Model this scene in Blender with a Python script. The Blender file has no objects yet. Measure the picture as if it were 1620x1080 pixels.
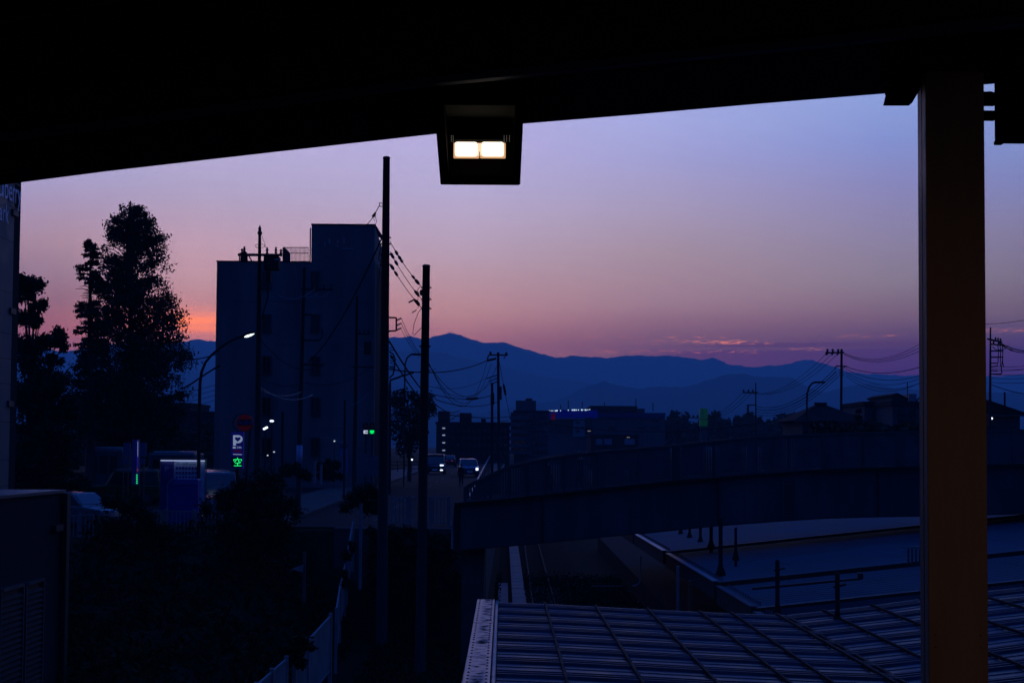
import bpy, math, random
import numpy as np
from mathutils import Vector, Matrix

random.seed(7)
rng = np.random.default_rng(7)
sc = bpy.context.scene
COL = sc.collection
R = math.radians

# ------------------------------------------------------------------ camera
F = 2250.0
HOR = 705.0
PITCH = math.atan(99 / F)
CY = HOR - 99          # row of the optical axis: the frame is shifted up a little
ROLL = .007
CAMZ = 8.0
cam = bpy.data.cameras.new('camera')
cam.lens = 50.0
cam.sensor_width = 36.0
cam.clip_start = 0.05
cam.clip_end = 30000
camo = bpy.data.objects.new('camera', cam)
COL.objects.link(camo)
camo.location = (0, 0, CAMZ)
camo.rotation_euler = (Matrix.Rotation(math.pi / 2 + PITCH, 3, 'X') @ Matrix.Rotation(ROLL, 3, 'Z')).to_euler()
cam.shift_y = (CY - 540) / 1620
sc.camera = camo
sc.view_settings.view_transform = 'Standard'
sc.view_settings.look = 'None'
sc.view_settings.exposure = 0
sc.view_settings.gamma = 1
sc.view_settings.use_curve_mapping = False
sc.render.engine = 'CYCLES'
sc.cycles.use_denoising = True
sc.cycles.max_bounces = 6
sc.cycles.diffuse_bounces = 3
sc.cycles.glossy_bounces = 3
sc.cycles.volume_bounces = 1
sc.cycles.transparent_max_bounces = 16
sc.cycles.sample_clamp_indirect = 4
SP, CP = math.sin(PITCH), math.cos(PITCH)


def ray(px, py):
    u_, v_ = (px - 810) / F, (CY - py) / F
    a, b = u_ * math.cos(ROLL) - v_ * math.sin(ROLL), u_ * math.sin(ROLL) + v_ * math.cos(ROLL)
    v = Vector((a, CP - SP * b, SP + CP * b))
    return v / v.y


def at(px, py, Y):
    return Vector((0, 0, CAMZ)) + ray(px, py) * Y


def lin(c):
    return tuple((x / 255 / 12.92) if x / 255 <= .04045 else ((x / 255 + .055) / 1.055) ** 2.4 for x in c)


# ------------------------------------------------------------------ world
HAZE_TOP = 560.0
HAZE_RHO = 2.5e-4
AIR = np.array([.0066, .034, .203])       # what the air scatters towards the lens

w = bpy.data.worlds.new('World')
sc.world = w
w.use_nodes = True
nt = w.node_tree
for n in list(nt.nodes):
    nt.nodes.remove(n)
N = nt.nodes
L = nt.links


def mth(tree, op, a, b=None, c=None, clamp=False):
    n = tree.nodes.new('ShaderNodeMath')
    n.operation = op
    n.use_clamp = clamp
    for i, v in enumerate((a, b, c)):
        if v is None:
            continue
        if isinstance(v, (int, float)):
            n.inputs[i].default_value = v
        else:
            tree.links.new(v, n.inputs[i])
    return n.outputs[0]


def maprange(tree, v, a, b, smooth=True, lo=0.0, hi=1.0):
    n = tree.nodes.new('ShaderNodeMapRange')
    n.interpolation_type = 'SMOOTHSTEP' if smooth else 'LINEAR'
    tree.links.new(v, n.inputs[0])
    n.inputs[1].default_value = a
    n.inputs[2].default_value = b
    n.inputs[3].default_value = lo
    n.inputs[4].default_value = hi
    return n.outputs[0]


def mixc(tree, f, a, b, mode='MIX'):
    n = tree.nodes.new('ShaderNodeMix')
    n.data_type = 'RGBA'
    n.blend_type = mode
    n.clamp_factor = True
    if isinstance(f, (int, float)):
        n.inputs[0].default_value = f
    else:
        tree.links.new(f, n.inputs[0])
    for k, v in ((6, a), (7, b)):
        if isinstance(v, tuple):
            n.inputs[k].default_value = (*v[:3], 1)
        else:
            tree.links.new(v, n.inputs[k])
    return n.outputs[2]


def unhaze(c, el):
    """sky radiance above the air layer that shows as c through it"""
    d = min(7600.0, HAZE_TOP / max(math.sin(R(max(el, .3))), 1e-4))
    T = math.exp(-HAZE_RHO * d)
    v = (np.array(c) - (1 - T) * AIR) / T
    return tuple(np.maximum(v, [.004, .004, .02]))


tc = N.new('ShaderNodeTexCoord')
sep = N.new('ShaderNodeSeparateXYZ')
L.new(tc.outputs['Generated'], sep.inputs[0])
el = mth(nt, 'MULTIPLY', mth(nt, 'ARCSINE', sep.outputs[2]), 180 / math.pi)
az = mth(nt, 'MULTIPLY', mth(nt, 'ARCTAN2', sep.outputs[0], sep.outputs[1]), 180 / math.pi)
ELMAX = 60.0
elf = mth(nt, 'DIVIDE', el, ELMAX, clamp=True)


def ramp(stops):
    n = N.new('ShaderNodeValToRGB')
    L.new(elf, n.inputs[0])
    e = n.color_ramp.elements
    stops = sorted(stops)
    e[0].position = stops[0][0] / ELMAX
    e[0].color = (*stops[0][1], 1)
    e[1].position = stops[-1][0] / ELMAX
    e[1].color = (*stops[-1][1], 1)
    for p, c in stops[1:-1]:
        q = e.new(p / ELMAX)
        q.color = (*c, 1)
    return n.outputs[0]


HIGH = [(24, (.075, .18, .72)), (36, (.022, .11, .66)), (60, (.010, .085, .60))]
cols = [
    (-26, [(310, (150, 152, 205)), (380, (150, 135, 175)), (450, (126, 105, 142)), (500, (110, 82, 122)), (540, (100, 72, 118))]),
    (-17.6, [(290, (165, 160, 205)), (350, (166, 146, 180)), (400, (168, 138, 161)), (450, (150, 121, 148)), (490, (142, 105, 132)), (540, (150, 92, 122))]),
    (-12.8, [(250, (178, 170, 213)), (310, (173, 161, 197)), (350, (178, 156, 186)), (400, (188, 153, 176)), (450, (188, 146, 163)), (485, (184, 132, 147)), (545, (172, 112, 135))]),
    (-2, [(220, (180, 172, 220)), (300, (178, 168, 208)), (400, (179, 155, 180)), (450, (178, 142, 160)), (500, (174, 127, 144)), (545, (150, 98, 128))]),
    (6, [(190, (162, 168, 223)), (250, (159, 158, 210)), (330, (163, 151, 186)), (400, (160, 139, 161)), (480, (150, 120, 145)), (510, (132, 99, 131)), (560, (104, 76, 118))]),
    (15, [(165, (137, 157, 217)), (230, (129, 144, 207)), (300, (134, 133, 187)), (400, (135, 126, 159)), (450, (130, 119, 144)), (500, (115, 94, 127)), (545, (83, 65, 113)), (590, (57, 48, 111))]),
    (22, [(165, (128, 150, 209)), (240, (123, 142, 199)), (300, (120, 130, 186)), (380, (123, 118, 156)), (450, (113, 105, 136)), (500, (100, 88, 121)), (560, (60, 55, 111)), (600, (45, 45, 106))]),
]
col = None
prev = None
for a, st in cols:
    stops = []
    for y, c in st:
        e_ = math.degrees(math.atan((HOR - y) / F))
        stops.append((e_, unhaze(lin(c), e_)))
    c_ = ramp(stops + HIGH)
    if col is None:
        col = c_
    else:
        col = mixc(nt, maprange(nt, az, prev, a, smooth=False), col, c_)
    prev = a
# the sunset streak low in the west
sx = mth(nt, 'ABSOLUTE', mth(nt, 'DIVIDE', mth(nt, 'SUBTRACT', az, -12.7), 2.3))
sy = mth(nt, 'DIVIDE', mth(nt, 'SUBTRACT', el, 4.72), .46)
g2 = mth(nt, 'ADD', mth(nt, 'POWER', sx, 2.0), mth(nt, 'MULTIPLY', sy, sy))
glow = mth(nt, 'EXPONENT', mth(nt, 'MULTIPLY', g2, -1.0))
mapn = N.new('ShaderNodeCombineXYZ')
L.new(mth(nt, 'MULTIPLY', az, .35), mapn.inputs[0])
L.new(mth(nt, 'MULTIPLY', el, 5.0), mapn.inputs[1])
nz = N.new('ShaderNodeTexNoise')
nz.inputs['Scale'].default_value = 1.0
nz.inputs['Detail'].default_value = 4
L.new(mapn.outputs[0], nz.inputs[0])
streak = maprange(nt, nz.outputs[0], .3, .7, lo=.6, hi=1.2)
col = mixc(nt, mth(nt, 'MULTIPLY', glow, streak), col, unhaze(lin((255, 134, 112)), 4.7))
# faint horizontal unevenness of the twilight layers
lay = maprange(nt, nz.outputs[0], .2, .8, lo=.985, hi=1.015)
lum = N.new('ShaderNodeCombineColor')
for i in range(3):
    L.new(lay, lum.inputs[i])
col = mixc(nt, 1.0, col, lum.outputs[0], 'MULTIPLY')


def band(v, a, b, soft):
    return mth(nt, 'MULTIPLY', maprange(nt, v, a - soft, a), maprange(nt, v, b, b + soft, lo=1, hi=0))


def cloudnoise(sa, se, seed, det=5):
    m = N.new('ShaderNodeCombineXYZ')
    L.new(mth(nt, 'MULTIPLY', az, sa), m.inputs[0])
    L.new(mth(nt, 'MULTIPLY', el, se), m.inputs[1])
    m.inputs[2].default_value = seed
    n = N.new('ShaderNodeTexNoise')
    n.inputs['Scale'].default_value = 1
    n.inputs['Detail'].default_value = det
    n.inputs['Roughness'].default_value = .6
    L.new(m.outputs[0], n.inputs[0])
    return n.outputs[0]


# low purple cloud bank on the right and the thin line above it
nb = mth(nt, 'MULTIPLY', mth(nt, 'SUBTRACT', cloudnoise(.5, 1.2, 3.1), .5), .16)
elw = mth(nt, 'ADD', el, nb)
bank = mth(nt, 'MULTIPLY', maprange(nt, elw, 3.80, 3.92, lo=1, hi=0), maprange(nt, az, 3.5, 7.5))
bank = mth(nt, 'MULTIPLY', bank, maprange(nt, az, 30, 50, lo=1, hi=0))
col = mixc(nt, mth(nt, 'MULTIPLY', bank, .55), col, unhaze(lin((74, 52, 118)), 3.6))
line = mth(nt, 'MULTIPLY', band(elw, 4.0, 4.12, .06), maprange(nt, az, 6, 9.5))
line = mth(nt, 'MULTIPLY', line, maprange(nt, az, 20, 30, lo=1, hi=0))
col = mixc(nt, mth(nt, 'MULTIPLY', line, .7), col, unhaze(lin((80, 60, 116)), 4.1))
# small sunlit streaks
cn = cloudnoise(3.0, 30.0, 8.7, 7)
for a0, a1, e0, e1, th, k in ((5.4, 10.2, 4.12, 4.26, .54, .45), (7.6, 9.0, 4.13, 4.23, .44, .6), (6.4, 8.6, 4.36, 4.42, .54, .4),
                              (3.4, 9.6, 3.77, 3.84, .53, .5), (13.2, 15.0, 4.34, 4.42, .50, .26), (18.6, 21.5, 4.46, 4.58, .46, .18),
                              (11.4, 12.1, 3.86, 3.94, .5, .6), (3.2, 5.0, 4.36, 4.44, .56, .45)):
    m = mth(nt, 'MULTIPLY', band(az, a0, a1, .5), band(el, e0, e1, .05))
    m = mth(nt, 'MULTIPLY', m, maprange(nt, cn, th, th + .12))
    col = mixc(nt, mth(nt, 'MULTIPLY', m, k), col, unhaze(lin((236, 132, 124)), 4.1))
# the rest of the sky: dark blue away from the sunset
away = ramp([(0, (.0006, .008, .045)), (12, (.0007, .009, .05)), (28, (.002, .020, .125)), (60, (.010, .085, .60))])
daz = mth(nt, 'ABSOLUTE', mth(nt, 'ADD', az, 1.0))
col = mixc(nt, maprange(nt, daz, 24, 95), col, away)
zen = maprange(nt, el, 55, 75)
col = mixc(nt, zen, col, (.010, .085, .60))
col = mixc(nt, maprange(nt, el, -6, -.5, lo=1, hi=0), col, (.002, .006, .03))
bg = N.new('ShaderNodeBackground')
bg.inputs[1].default_value = 1.0
L.new(col, bg.inputs[0])
ow = N.new('ShaderNodeOutputWorld')
L.new(bg.outputs[0], ow.inputs[0])
w.cycles.sampling_method = 'MANUAL'
w.cycles.sample_map_resolution = 1024

# ------------------------------------------------------------------ materials
MATS = {}


def mat(name, color, rough=.7, metal=0.0, var=.15, scale=3.0, bump=0.0, spec=.5, stretch=None, coat=0.0):
    if name in MATS:
        return MATS[name]
    m = bpy.data.materials.new(name)
    m.use_nodes = True
    t = m.node_tree
    b = t.nodes['Principled BSDF']
    b.inputs['Roughness'].default_value = rough
    b.inputs['Metallic'].default_value = metal
    b.inputs['Specular IOR Level'].default_value = spec
    if coat:
        b.inputs['Coat Weight'].default_value = coat
        b.inputs['Coat Roughness'].default_value = .08
    c = t.nodes.new('ShaderNodeTexCoord')
    n = t.nodes.new('ShaderNodeTexNoise')
    n.inputs['Scale'].default_value = scale
    n.inputs['Detail'].default_value = 6
    src = c.outputs['Object']
    if stretch:
        mp = t.nodes.new('ShaderNodeMapping')
        mp.inputs['Scale'].default_value = stretch
        t.links.new(src, mp.inputs[0])
        src = mp.outputs[0]
    t.links.new(src, n.inputs[0])
    f = maprange(t, n.outputs[0], .3, .7)
    lo = tuple(max(0, x * (1 - var)) for x in color)
    hi = tuple(min(1, x * (1 + var)) for x in color)
    t.links.new(mixc(t, f, lo, hi), b.inputs['Base Color'])
    t.links.new(maprange(t, n.outputs[0], .25, .75, lo=max(0.03, rough - .1), hi=min(1, rough + .1)), b.inputs['Roughness'])
    if bump:
        bp = t.nodes.new('ShaderNodeBump')
        bp.inputs['Strength'].default_value = bump
        bp.inputs['Distance'].default_value = .02
        t.links.new(n.outputs[0], bp.inputs['Height'])
        t.links.new(bp.outputs[0], b.inputs['Normal'])
    MATS[name] = m
    return m


def glowmat(name, color, strength):
    if name in MATS:
        return MATS[name]
    m = bpy.data.materials.new(name)
    m.use_nodes = True
    b = m.node_tree.nodes['Principled BSDF']
    b.inputs['Base Color'].default_value = (*[min(1, c) * .4 for c in color], 1)
    b.inputs['Emission Color'].default_value = (*color, 1)
    b.inputs['Emission Strength'].default_value = strength
    MATS[name] = m
    return m


M_BLACK = mat('black_painted_steel', (.012, .012, .013), .55)
M_WIRE = mat('cable_rubber', (.010, .010, .011), .9, spec=.05)
M_HOOD = mat('lamp_hood_black', (.0025, .0025, .0025), .9, spec=.03)
M_CONC = mat('weathered_concrete', (.075, .075, .073), .95, scale=2.5, bump=.2, spec=.08)
M_POLE = mat('dark_pole', (.022, .022, .024), .8, scale=2, spec=.15)
M_POLEC = mat('concrete_pole', (.075, .075, .073), .85, scale=2)
M_STEEL = mat('dull_steel', (.09, .09, .095), .5, .4)
M_GALV = mat('galvanised_steel', (.20, .20, .205), .5, .3)
M_CEIL = mat('soffit_panel', (.06, .058, .052), .8, spec=.15)
M_CEILB = mat('roof_beam_paint', (.045, .044, .041), .7, spec=.2)
M_WALLP = mat('white_metal_panel', (.10, .108, .118), .6, spec=.25, scale=1.2, var=.06)
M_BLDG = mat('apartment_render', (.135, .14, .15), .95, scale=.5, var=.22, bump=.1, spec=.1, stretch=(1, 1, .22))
M_GLASS = mat('dark_glass', (.012, .014, .018), .12, spec=.6, var=.05)
M_FRAME = mat('window_frame', (.05, .05, .055), .5)
M_LEAF = mat('leaf_dark', (.018, .030, .013), .8, scale=.8, var=.35, spec=.15)
M_LEAF2 = mat('leaf_fresh', (.026, .045, .016), .8, scale=.8, var=.35, spec=.15)
M_BARK = mat('bark', (.03, .024, .019), .95, scale=6, bump=.4)
M_GRASS = mat('grass_green', (.014, .024, .007), .9, scale=1.5, var=.4, spec=.1)
M_SOIL = mat('soil', (.016, .017, .010), 1.0, scale=.8, var=.4, bump=.4, spec=.02)
M_ASPH = mat('asphalt', (.018, .0185, .02), .97, scale=4, var=.2, bump=.2, spec=.06)
M_BALL = mat('track_ballast', (.008, .0085, .006), 1.0, scale=9, var=.5, bump=.8, spec=.02)
M_RAIL = mat('rail_steel', (.03, .022, .017), .8, 0, spec=.15)
M_BRDG = mat('bridge_paint', (.072, .078, .085), .8, scale=.9, var=.3, spec=.2, stretch=(1, 1, .25))
M_BRDGD = mat('bridge_dark_paint', (.03, .031, .034), .8, spec=.15)
M_FENCEW = mat('pale_fence_paint', (.20, .205, .21), .8, scale=1.5, var=.2)
M_ROOFB = mat('platform_roof_sheet', (.020, .032, .050), .56, spec=.27, scale=1.6, var=.45, stretch=(1, .4, 1))
M_ROOFB.node_tree.nodes['Principled BSDF'].inputs['Metallic'].default_value = .0
M_ROOFF = mat('far_roof_sheet', (.062, .072, .09), .8, scale=.5, var=.18, spec=.12)
M_SEAM = mat('seam_rubber', (.012, .012, .014), .8, spec=.1)
M_FLASH = mat('flashing', (.40, .38, .40), .45, .3, scale=1.1, var=.12)
M_WHITE = mat('white_paint', (.62, .63, .65), .4, var=.05)
M_RUBBER = mat('tyre_rubber', (.015, .015, .015), .85)
M_BLUE = mat('sign_blue', (.02, .03, .42), .45, var=.05)
M_RED = mat('sign_red', (.30, .015, .02), .5, var=.06)
M_ROOFT = mat('roof_tile', (.016, .016, .018), .95, scale=4, spec=.04)
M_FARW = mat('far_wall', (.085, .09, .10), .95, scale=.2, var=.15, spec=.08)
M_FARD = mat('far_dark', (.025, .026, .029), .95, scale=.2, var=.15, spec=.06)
M_MTN = mat('mountain_forest', (.012, .028, .02), 1.0, scale=.004, var=.4, spec=0)
M_COLUMN = mat('column_paint', (.22, .13, .06), .6, scale=2.5, var=.2, bump=.15, stretch=(3, 3, .5))
M_COLSIDE = mat('column_side_grey', (.12, .115, .112), .5, scale=2, var=.1)
G_LAMP = glowmat('station_lamp_glow', (1.0, .86, .68), 1.5)
G_WHITE = glowmat('white_led', (.80, .90, 1.0), 1.7)
G_POOL = glowmat('street_led', (.80, 1.0, .92), 2.2)
G_HEAD = glowmat('headlight_glow', (.65, .78, 1.0), 2.5)
G_GREEN = glowmat('green_led', (.02, .95, .22), 1.1)
G_RED = glowmat('tail_light_glow', (.5, .02, .02), .3)
G_PALE = glowmat('pale_lit_print', (.30, .38, .58), .55)
G_SIGNBLUE = glowmat('lit_blue_panel', (.01, .012, .30), .14)
G_BLUESHOP = glowmat('lit_shop_band', (.0, .002, .22), .22)
G_TUBE = glowmat('sign_tube_glow', (.45, .55, .9), .8)
G_WARM = glowmat('warm_small_glow', (1.0, .55, .3), .6)


# ------------------------------------------------------------------ mesh builder
class MB:
    def __init__(s, off=None):
        s.v, s.f = [], []
        s.off = Vector(off) if off is not None else Vector((0, 0, 0))

    def add(s, vs, fs):
        k = len(s.v)
        s.v += [tuple(Vector(x) - s.off) for x in vs]
        s.f += [tuple(i + k for i in f) for f in fs]
        return s

    def box(s, c, d, rz=0.0, rot=None):
        c = Vector(c)
        h = Vector(d) / 2
        m = rot if rot is not None else Matrix.Rotation(rz, 3, 'Z')
        vs = [c + m @ Vector((x * h.x, y * h.y, z * h.z)) for x, y, z in
              ((-1, -1, -1), (1, -1, -1), (1, 1, -1), (-1, 1, -1), (-1, -1, 1), (1, -1, 1), (1, 1, 1), (-1, 1, 1))]
        return s.add(vs, [(3, 2, 1, 0), (4, 5, 6, 7), (0, 1, 5, 4), (1, 2, 6, 5), (2, 3, 7, 6), (3, 0, 4, 7)])

    def mm(s, a, b):
        a, b = Vector(a), Vector(b)
        return s.box((a + b) / 2, (abs(b.x - a.x), abs(b.y - a.y), abs(b.z - a.z)))

    def beam(s, p, q, wd, ht, up=(0, 0, 1)):
        p, q = Vector(p), Vector(q)
        d = (q - p).normalized()
        u = Vector(up)
        x = d.cross(u)
        if x.length < 1e-4:
            x = d.cross(Vector((1, 0, 0)))
        x.normalize()
        z = x.cross(d)
        vs = []
        for e in (p, q):
            for a, b in ((-1, -1), (1, -1), (1, 1), (-1, 1)):
                vs.append(e + x * a * wd / 2 + z * b * ht / 2)
        return s.add(vs, [(3, 2, 1, 0), (4, 5, 6, 7), (0, 1, 5, 4), (1, 2, 6, 5), (2, 3, 7, 6), (3, 0, 4, 7)])

    def tube(s, pts, r, n=6):
        pts = [Vector(p) for p in pts]
        rs = r if isinstance(r, (list, tuple)) else [r] * len(pts)
        vs, fs = [], []
        ref = None
        for i, p in enumerate(pts):
            d = (pts[min(i + 1, len(pts) - 1)] - pts[max(i - 1, 0)])
            if d.length < 1e-9:
                d = Vector((0, 0, 1))
            d.normalize()
            if ref is None:
                ref = Vector((1, 0, 0)) if abs(d.x) < .8 else Vector((0, 0, 1))
            x = d.cross(ref).normalized()
            y = d.cross(x)
            ref = x.cross(d)
            for k in range(n):
                a = 2 * math.pi * k / n
                vs.append(p + (x * math.cos(a) + y * math.sin(a)) * rs[i])
        for i in range(len(pts) - 1):
            for k in range(n):
                fs.append((i * n + k, i * n + (k + 1) % n, (i + 1) * n + (k + 1) % n, (i + 1) * n + k))
        fs.append(tuple(range(n)))
        fs.append(tuple(reversed(range((len(pts) - 1) * n, len(pts) * n))))
        return s.add(vs, fs)

    def lathe(s, c, prof, n=12):
        c = Vector(c)
        vs, fs = [], []
        for r, z in prof:
            for k in range(n):
                a = 2 * math.pi * k / n
                vs.append(c + Vector((math.cos(a) * r, math.sin(a) * r, z)))
        for i in range(len(prof) - 1):
            for k in range(n):
                fs.append((i * n + k, i * n + (k + 1) % n, (i + 1) * n + (k + 1) % n, (i + 1) * n + k))
        fs.append(tuple(reversed(range(n))))
        fs.append(tuple(range((len(prof) - 1) * n, len(prof) * n)))
        return s.add(vs, fs)

    def prism(s, poly, d):
        """poly: 3D polygon, extruded by vector d"""
        d = Vector(d)
        n = len(poly)
        vs = [Vector(p) for p in poly] + [Vector(p) + d for p in poly]
        fs = [tuple(range(n)), tuple(reversed(range(n, 2 * n)))]
        for i in range(n):
            fs.append((i, n + i, n + (i + 1) % n, (i + 1) % n))
        return s.add(vs, fs)

    def ball(s, c, r, n=8, m=5):
        c = Vector(c)
        rr = r if isinstance(r, (tuple, list)) else (r, r, r)
        vs, fs = [], []
        for i in range(m + 1):
            t = math.pi * i / m
            for k in range(n):
                a = 2 * math.pi * k / n
                vs.append(c + Vector((math.sin(t) * math.cos(a) * rr[0], math.sin(t) * math.sin(a) * rr[1], math.cos(t) * rr[2])))
        for i in range(m):
            for k in range(n):
                fs.append((i * n + k, (i + 1) * n + k, (i + 1) * n + (k + 1) % n, i * n + (k + 1) % n))
        return s.add(vs, fs)

    def mesh(s, name, material, smooth=False):
        me = bpy.data.meshes.new(name)
        me.from_pydata(s.v, [], s.f)
        me.materials.append(material)
        if smooth:
            me.polygons.foreach_set('use_smooth', [True] * len(me.polygons))
        me.update()
        return me

    def build(s, name, material, parent=None, smooth=False, bevel=0.0, loc=None):
        o = bpy.data.objects.new(name, s.mesh(name, material, smooth))
        COL.objects.link(o)
        if parent is not None:
            o.parent = parent
        if loc is not None:
            o.location = loc
        if bevel:
            b = o.modifiers.new('bevel', 'BEVEL')
            b.width = bevel
            b.segments = 2
            b.limit_method = 'ANGLE'
        return o


def tag(o, label, cat, group=None, kind=None):
    if label:
        o['label'] = label
    if cat:
        o['category'] = cat
    if group:
        o['group'] = group
    if kind:
        o['kind'] = kind
    return o


def thing(name, label, cat, loc, rz=0.0, group=None):
    o = bpy.data.objects.new(name, None)
    o.empty_display_size = .3
    COL.objects.link(o)
    o.location = loc
    o.rotation_euler = (0, 0, rz)
    return tag(o, label, cat, group)


def solo(mb, name, material, label, cat, loc, group=None, smooth=False, kind=None, bevel=0.0):
    """one-mesh thing: mb coordinates are world, origin goes to loc"""
    mb.v = [tuple(Vector(x) - Vector(loc)) for x in mb.v]
    o = mb.build(name, material, None, smooth, bevel, loc)
    return tag(o, label, cat, group, kind)


def struct(mb, name, material, smooth=False):
    o = mb.build(name, material, None, smooth)
    o['kind'] = 'structure'
    return o


def inst(me, name, parent, loc=(0, 0, 0), rot=None, scale=None):
    o = bpy.data.objects.new(name, me)
    COL.objects.link(o)
    o.parent = parent
    o.location = loc
    if rot is not None:
        o.rotation_euler = rot
    if scale is not None:
        o.scale = scale
    return o


def copy_tree(o, parent=None):
    c = o.copy()
    COL.objects.link(c)
    c.parent = parent
    for ch in [x for x in list(bpy.data.objects) if x.parent == o]:
        copy_tree(ch, c)
    return c


def text_mesh(body, size, ext, material, font=None):
    cu = bpy.data.curves.new('lettering', 'FONT')
    cu.body = body
    cu.size = size
    cu.extrude = ext
    cu.resolution_u = 3
    o = bpy.data.objects.new('lettering', cu)
    COL.objects.link(o)
    bpy.context.view_layer.update()
    me = bpy.data.meshes.new_from_object(o.evaluated_get(bpy.context.evaluated_depsgraph_get()))
    bpy.data.objects.remove(o)
    me.materials.clear()
    me.materials.append(material)
    return me


def leafmesh(pts, size, material, name, parent, seed=0, droop=0.0, kind=None):
    """many small leaf faces, one joined crown"""
    g = np.random.default_rng(seed)
    pts = np.asarray(pts, float)
    n = len(pts)
    a = g.normal(size=(n, 3))
    if droop:
        a[:, 2] -= droop
    a /= np.linalg.norm(a, axis=1)[:, None]
    b = np.cross(a, g.normal(size=(n, 3)))
    b /= np.linalg.norm(b, axis=1)[:, None]
    s_ = size * g.uniform(.6, 1.4, n)[:, None]
    la, lb = a * s_, b * s_ * .42
    v = np.stack([pts - la * .5, pts + lb * .5, pts + la * .5, pts - lb * .5], 1).reshape(-1, 3)
    f = np.arange(n * 4).reshape(n, 4)
    me = bpy.data.meshes.new(name)
    me.from_pydata(v.tolist(), [], f.tolist())
    me.materials.append(material)
    o = bpy.data.objects.new(name, me)
    COL.objects.link(o)
    if parent is not None:
        o.parent = parent
    if kind:
        o['kind'] = kind
    return o

# ================================================================== SETTING
def sstep(a, b, x):
    t = np.clip((x - a) / (b - a), 0, 1)
    return t * t * (3 - 2 * t)


def street_z(y):
    return np.interp(y, [0, 36, 46, 54.5, 62, 80, 140, 260], [1.7, 1.9, 2.5, 4.3, 4.55, 4.7, 5.1, 5.2])


def ground_z(x, y):
    x, y = np.asarray(x, float), np.asarray(y, float)
    s = street_z(y)
    # the left foot of the cutting wanders off to the left near the camera
    foot = np.interp(y, [0, 20, 36, 48, 57.9, 58.1, 400], [-2.6, -3.0, -4.2, -5.0, -5.4, -1.3, -1.3])
    wid = np.interp(y, [0, 36, 57.9, 58.1, 400], [7.0, 6.0, 4.5, .25, .25])
    left = sstep(foot, foot - wid, x) if np.ndim(x) == 0 else np.array([sstep(f, f - q, xx) for f, q, xx in zip(foot.ravel(), wid.ravel(), x.ravel())]).reshape(x.shape)
    right = sstep(25.0, 29.0, x)
    z = s * np.maximum(left, right)
    far = sstep(400, 460, y)
    z = z * (1 - far) + 5.2 * far
    return z


def gz(x, y):
    return float(ground_z(np.array([x]), np.array([y]))[0])


xs = np.unique(np.concatenate([np.linspace(-7600, -400, 14), np.linspace(-400, -40, 16), np.arange(-40, 40.1, .8), np.linspace(40, 400, 14), np.linspace(400, 7600, 14)]))
ys = np.unique(np.concatenate([np.linspace(-1400, -20, 12), np.arange(-20, 57, 1.6), [57.9, 58.1], np.arange(60, 170, 4.0), np.linspace(170, 600, 22), np.linspace(600, 7600, 14)]))
X, Y = np.meshgrid(xs, ys)
Z = ground_z(X, Y)
near = (np.abs(X) < 40) & (Y < 57) & (Z > .3)
Z = Z + near * (np.sin(X * 1.7 + Y * .9) * .08 + np.sin(X * .6 - Y * 1.3) * .12)
nx, ny = len(xs), len(ys)
gm = MB()
gm.v = [(float(a), float(b), float(c)) for a, b, c in zip(X.ravel(), Y.ravel(), Z.ravel())]
gm.f = [(j * nx + i, j * nx + i + 1, (j + 1) * nx + i + 1, (j + 1) * nx + i) for j in range(ny - 1) for i in range(nx - 1)]
struct(gm, 'ground', M_SOIL, True)


def strip(name, material, pts, dz, kind='structure'):
    m = MB()
    vs = []
    for y, x0, x1 in pts:
        z = float(street_z(y)) + dz
        vs += [(x0, y, z), (x1, y, z)]
    fs = [(2 * i, 2 * i + 1, 2 * i + 3, 2 * i + 2) for i in range(len(pts) - 1)]
    m.add(vs, fs)
    return struct(m, name, material)


yy = [60, 62, 66, 72, 80, 90, 100, 110, 120, 130, 140, 160, 200, 260]
strip('parking_lot', M_ASPH, [(y, -40, -13.0) for y in yy[:9]], .05)
strip('road', M_ASPH, [(y, -9.6, -2.6) for y in yy], .054)
for nm_, xa, xb in (('pavement', -12.8, -9.6), ('pavement', -2.6, -1.6)):
    m = MB()
    for a, b in zip(yy[:-1], yy[1:]):
        za, zb = float(street_z(a)), float(street_z(b))
        vs = [(xa, a, za - .1), (xb, a, za - .1), (xb, b, zb - .1), (xa, b, zb - .1), (xa, a, za + .18), (xb, a, za + .18), (xb, b, zb + .18), (xa, b, zb + .18)]
        m.add(vs, [(4, 5, 6, 7), (0, 4, 7, 3), (1, 2, 6, 5), (0, 1, 5, 4)])
    struct(m, nm_, M_CONC)
m = MB()
for k in range(14):
    y0 = 64 + k * 10
    z0, z1 = float(street_z(y0)) + .06, float(street_z(y0 + 5)) + .06
    m.add([(-6.16, y0, z0), (-6.04, y0, z0), (-6.04, y0 + 5, z1), (-6.16, y0 + 5, z1)], [(0, 1, 2, 3)])
struct(m, 'road_marking', mat('worn_marking', (.09, .09, .09), .95, scale=6, var=.4, spec=.05))
m = MB()
m.mm((-7.2, 58.0, -.2), (-1.25, 58.5, 4.62))
m.mm((-1.3, 58.5, -.2), (-1.02, 240, 5.25))
struct(m, 'retaining_wall', M_CONC)
# track bed
m = MB()
m.add([(-.9, -6, .02), (4.2, -6, .02), (4.2, 240, .02), (-.9, 240, .02)], [(0, 1, 2, 3)])
struct(m, 'track_bed', M_BALL)


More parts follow.
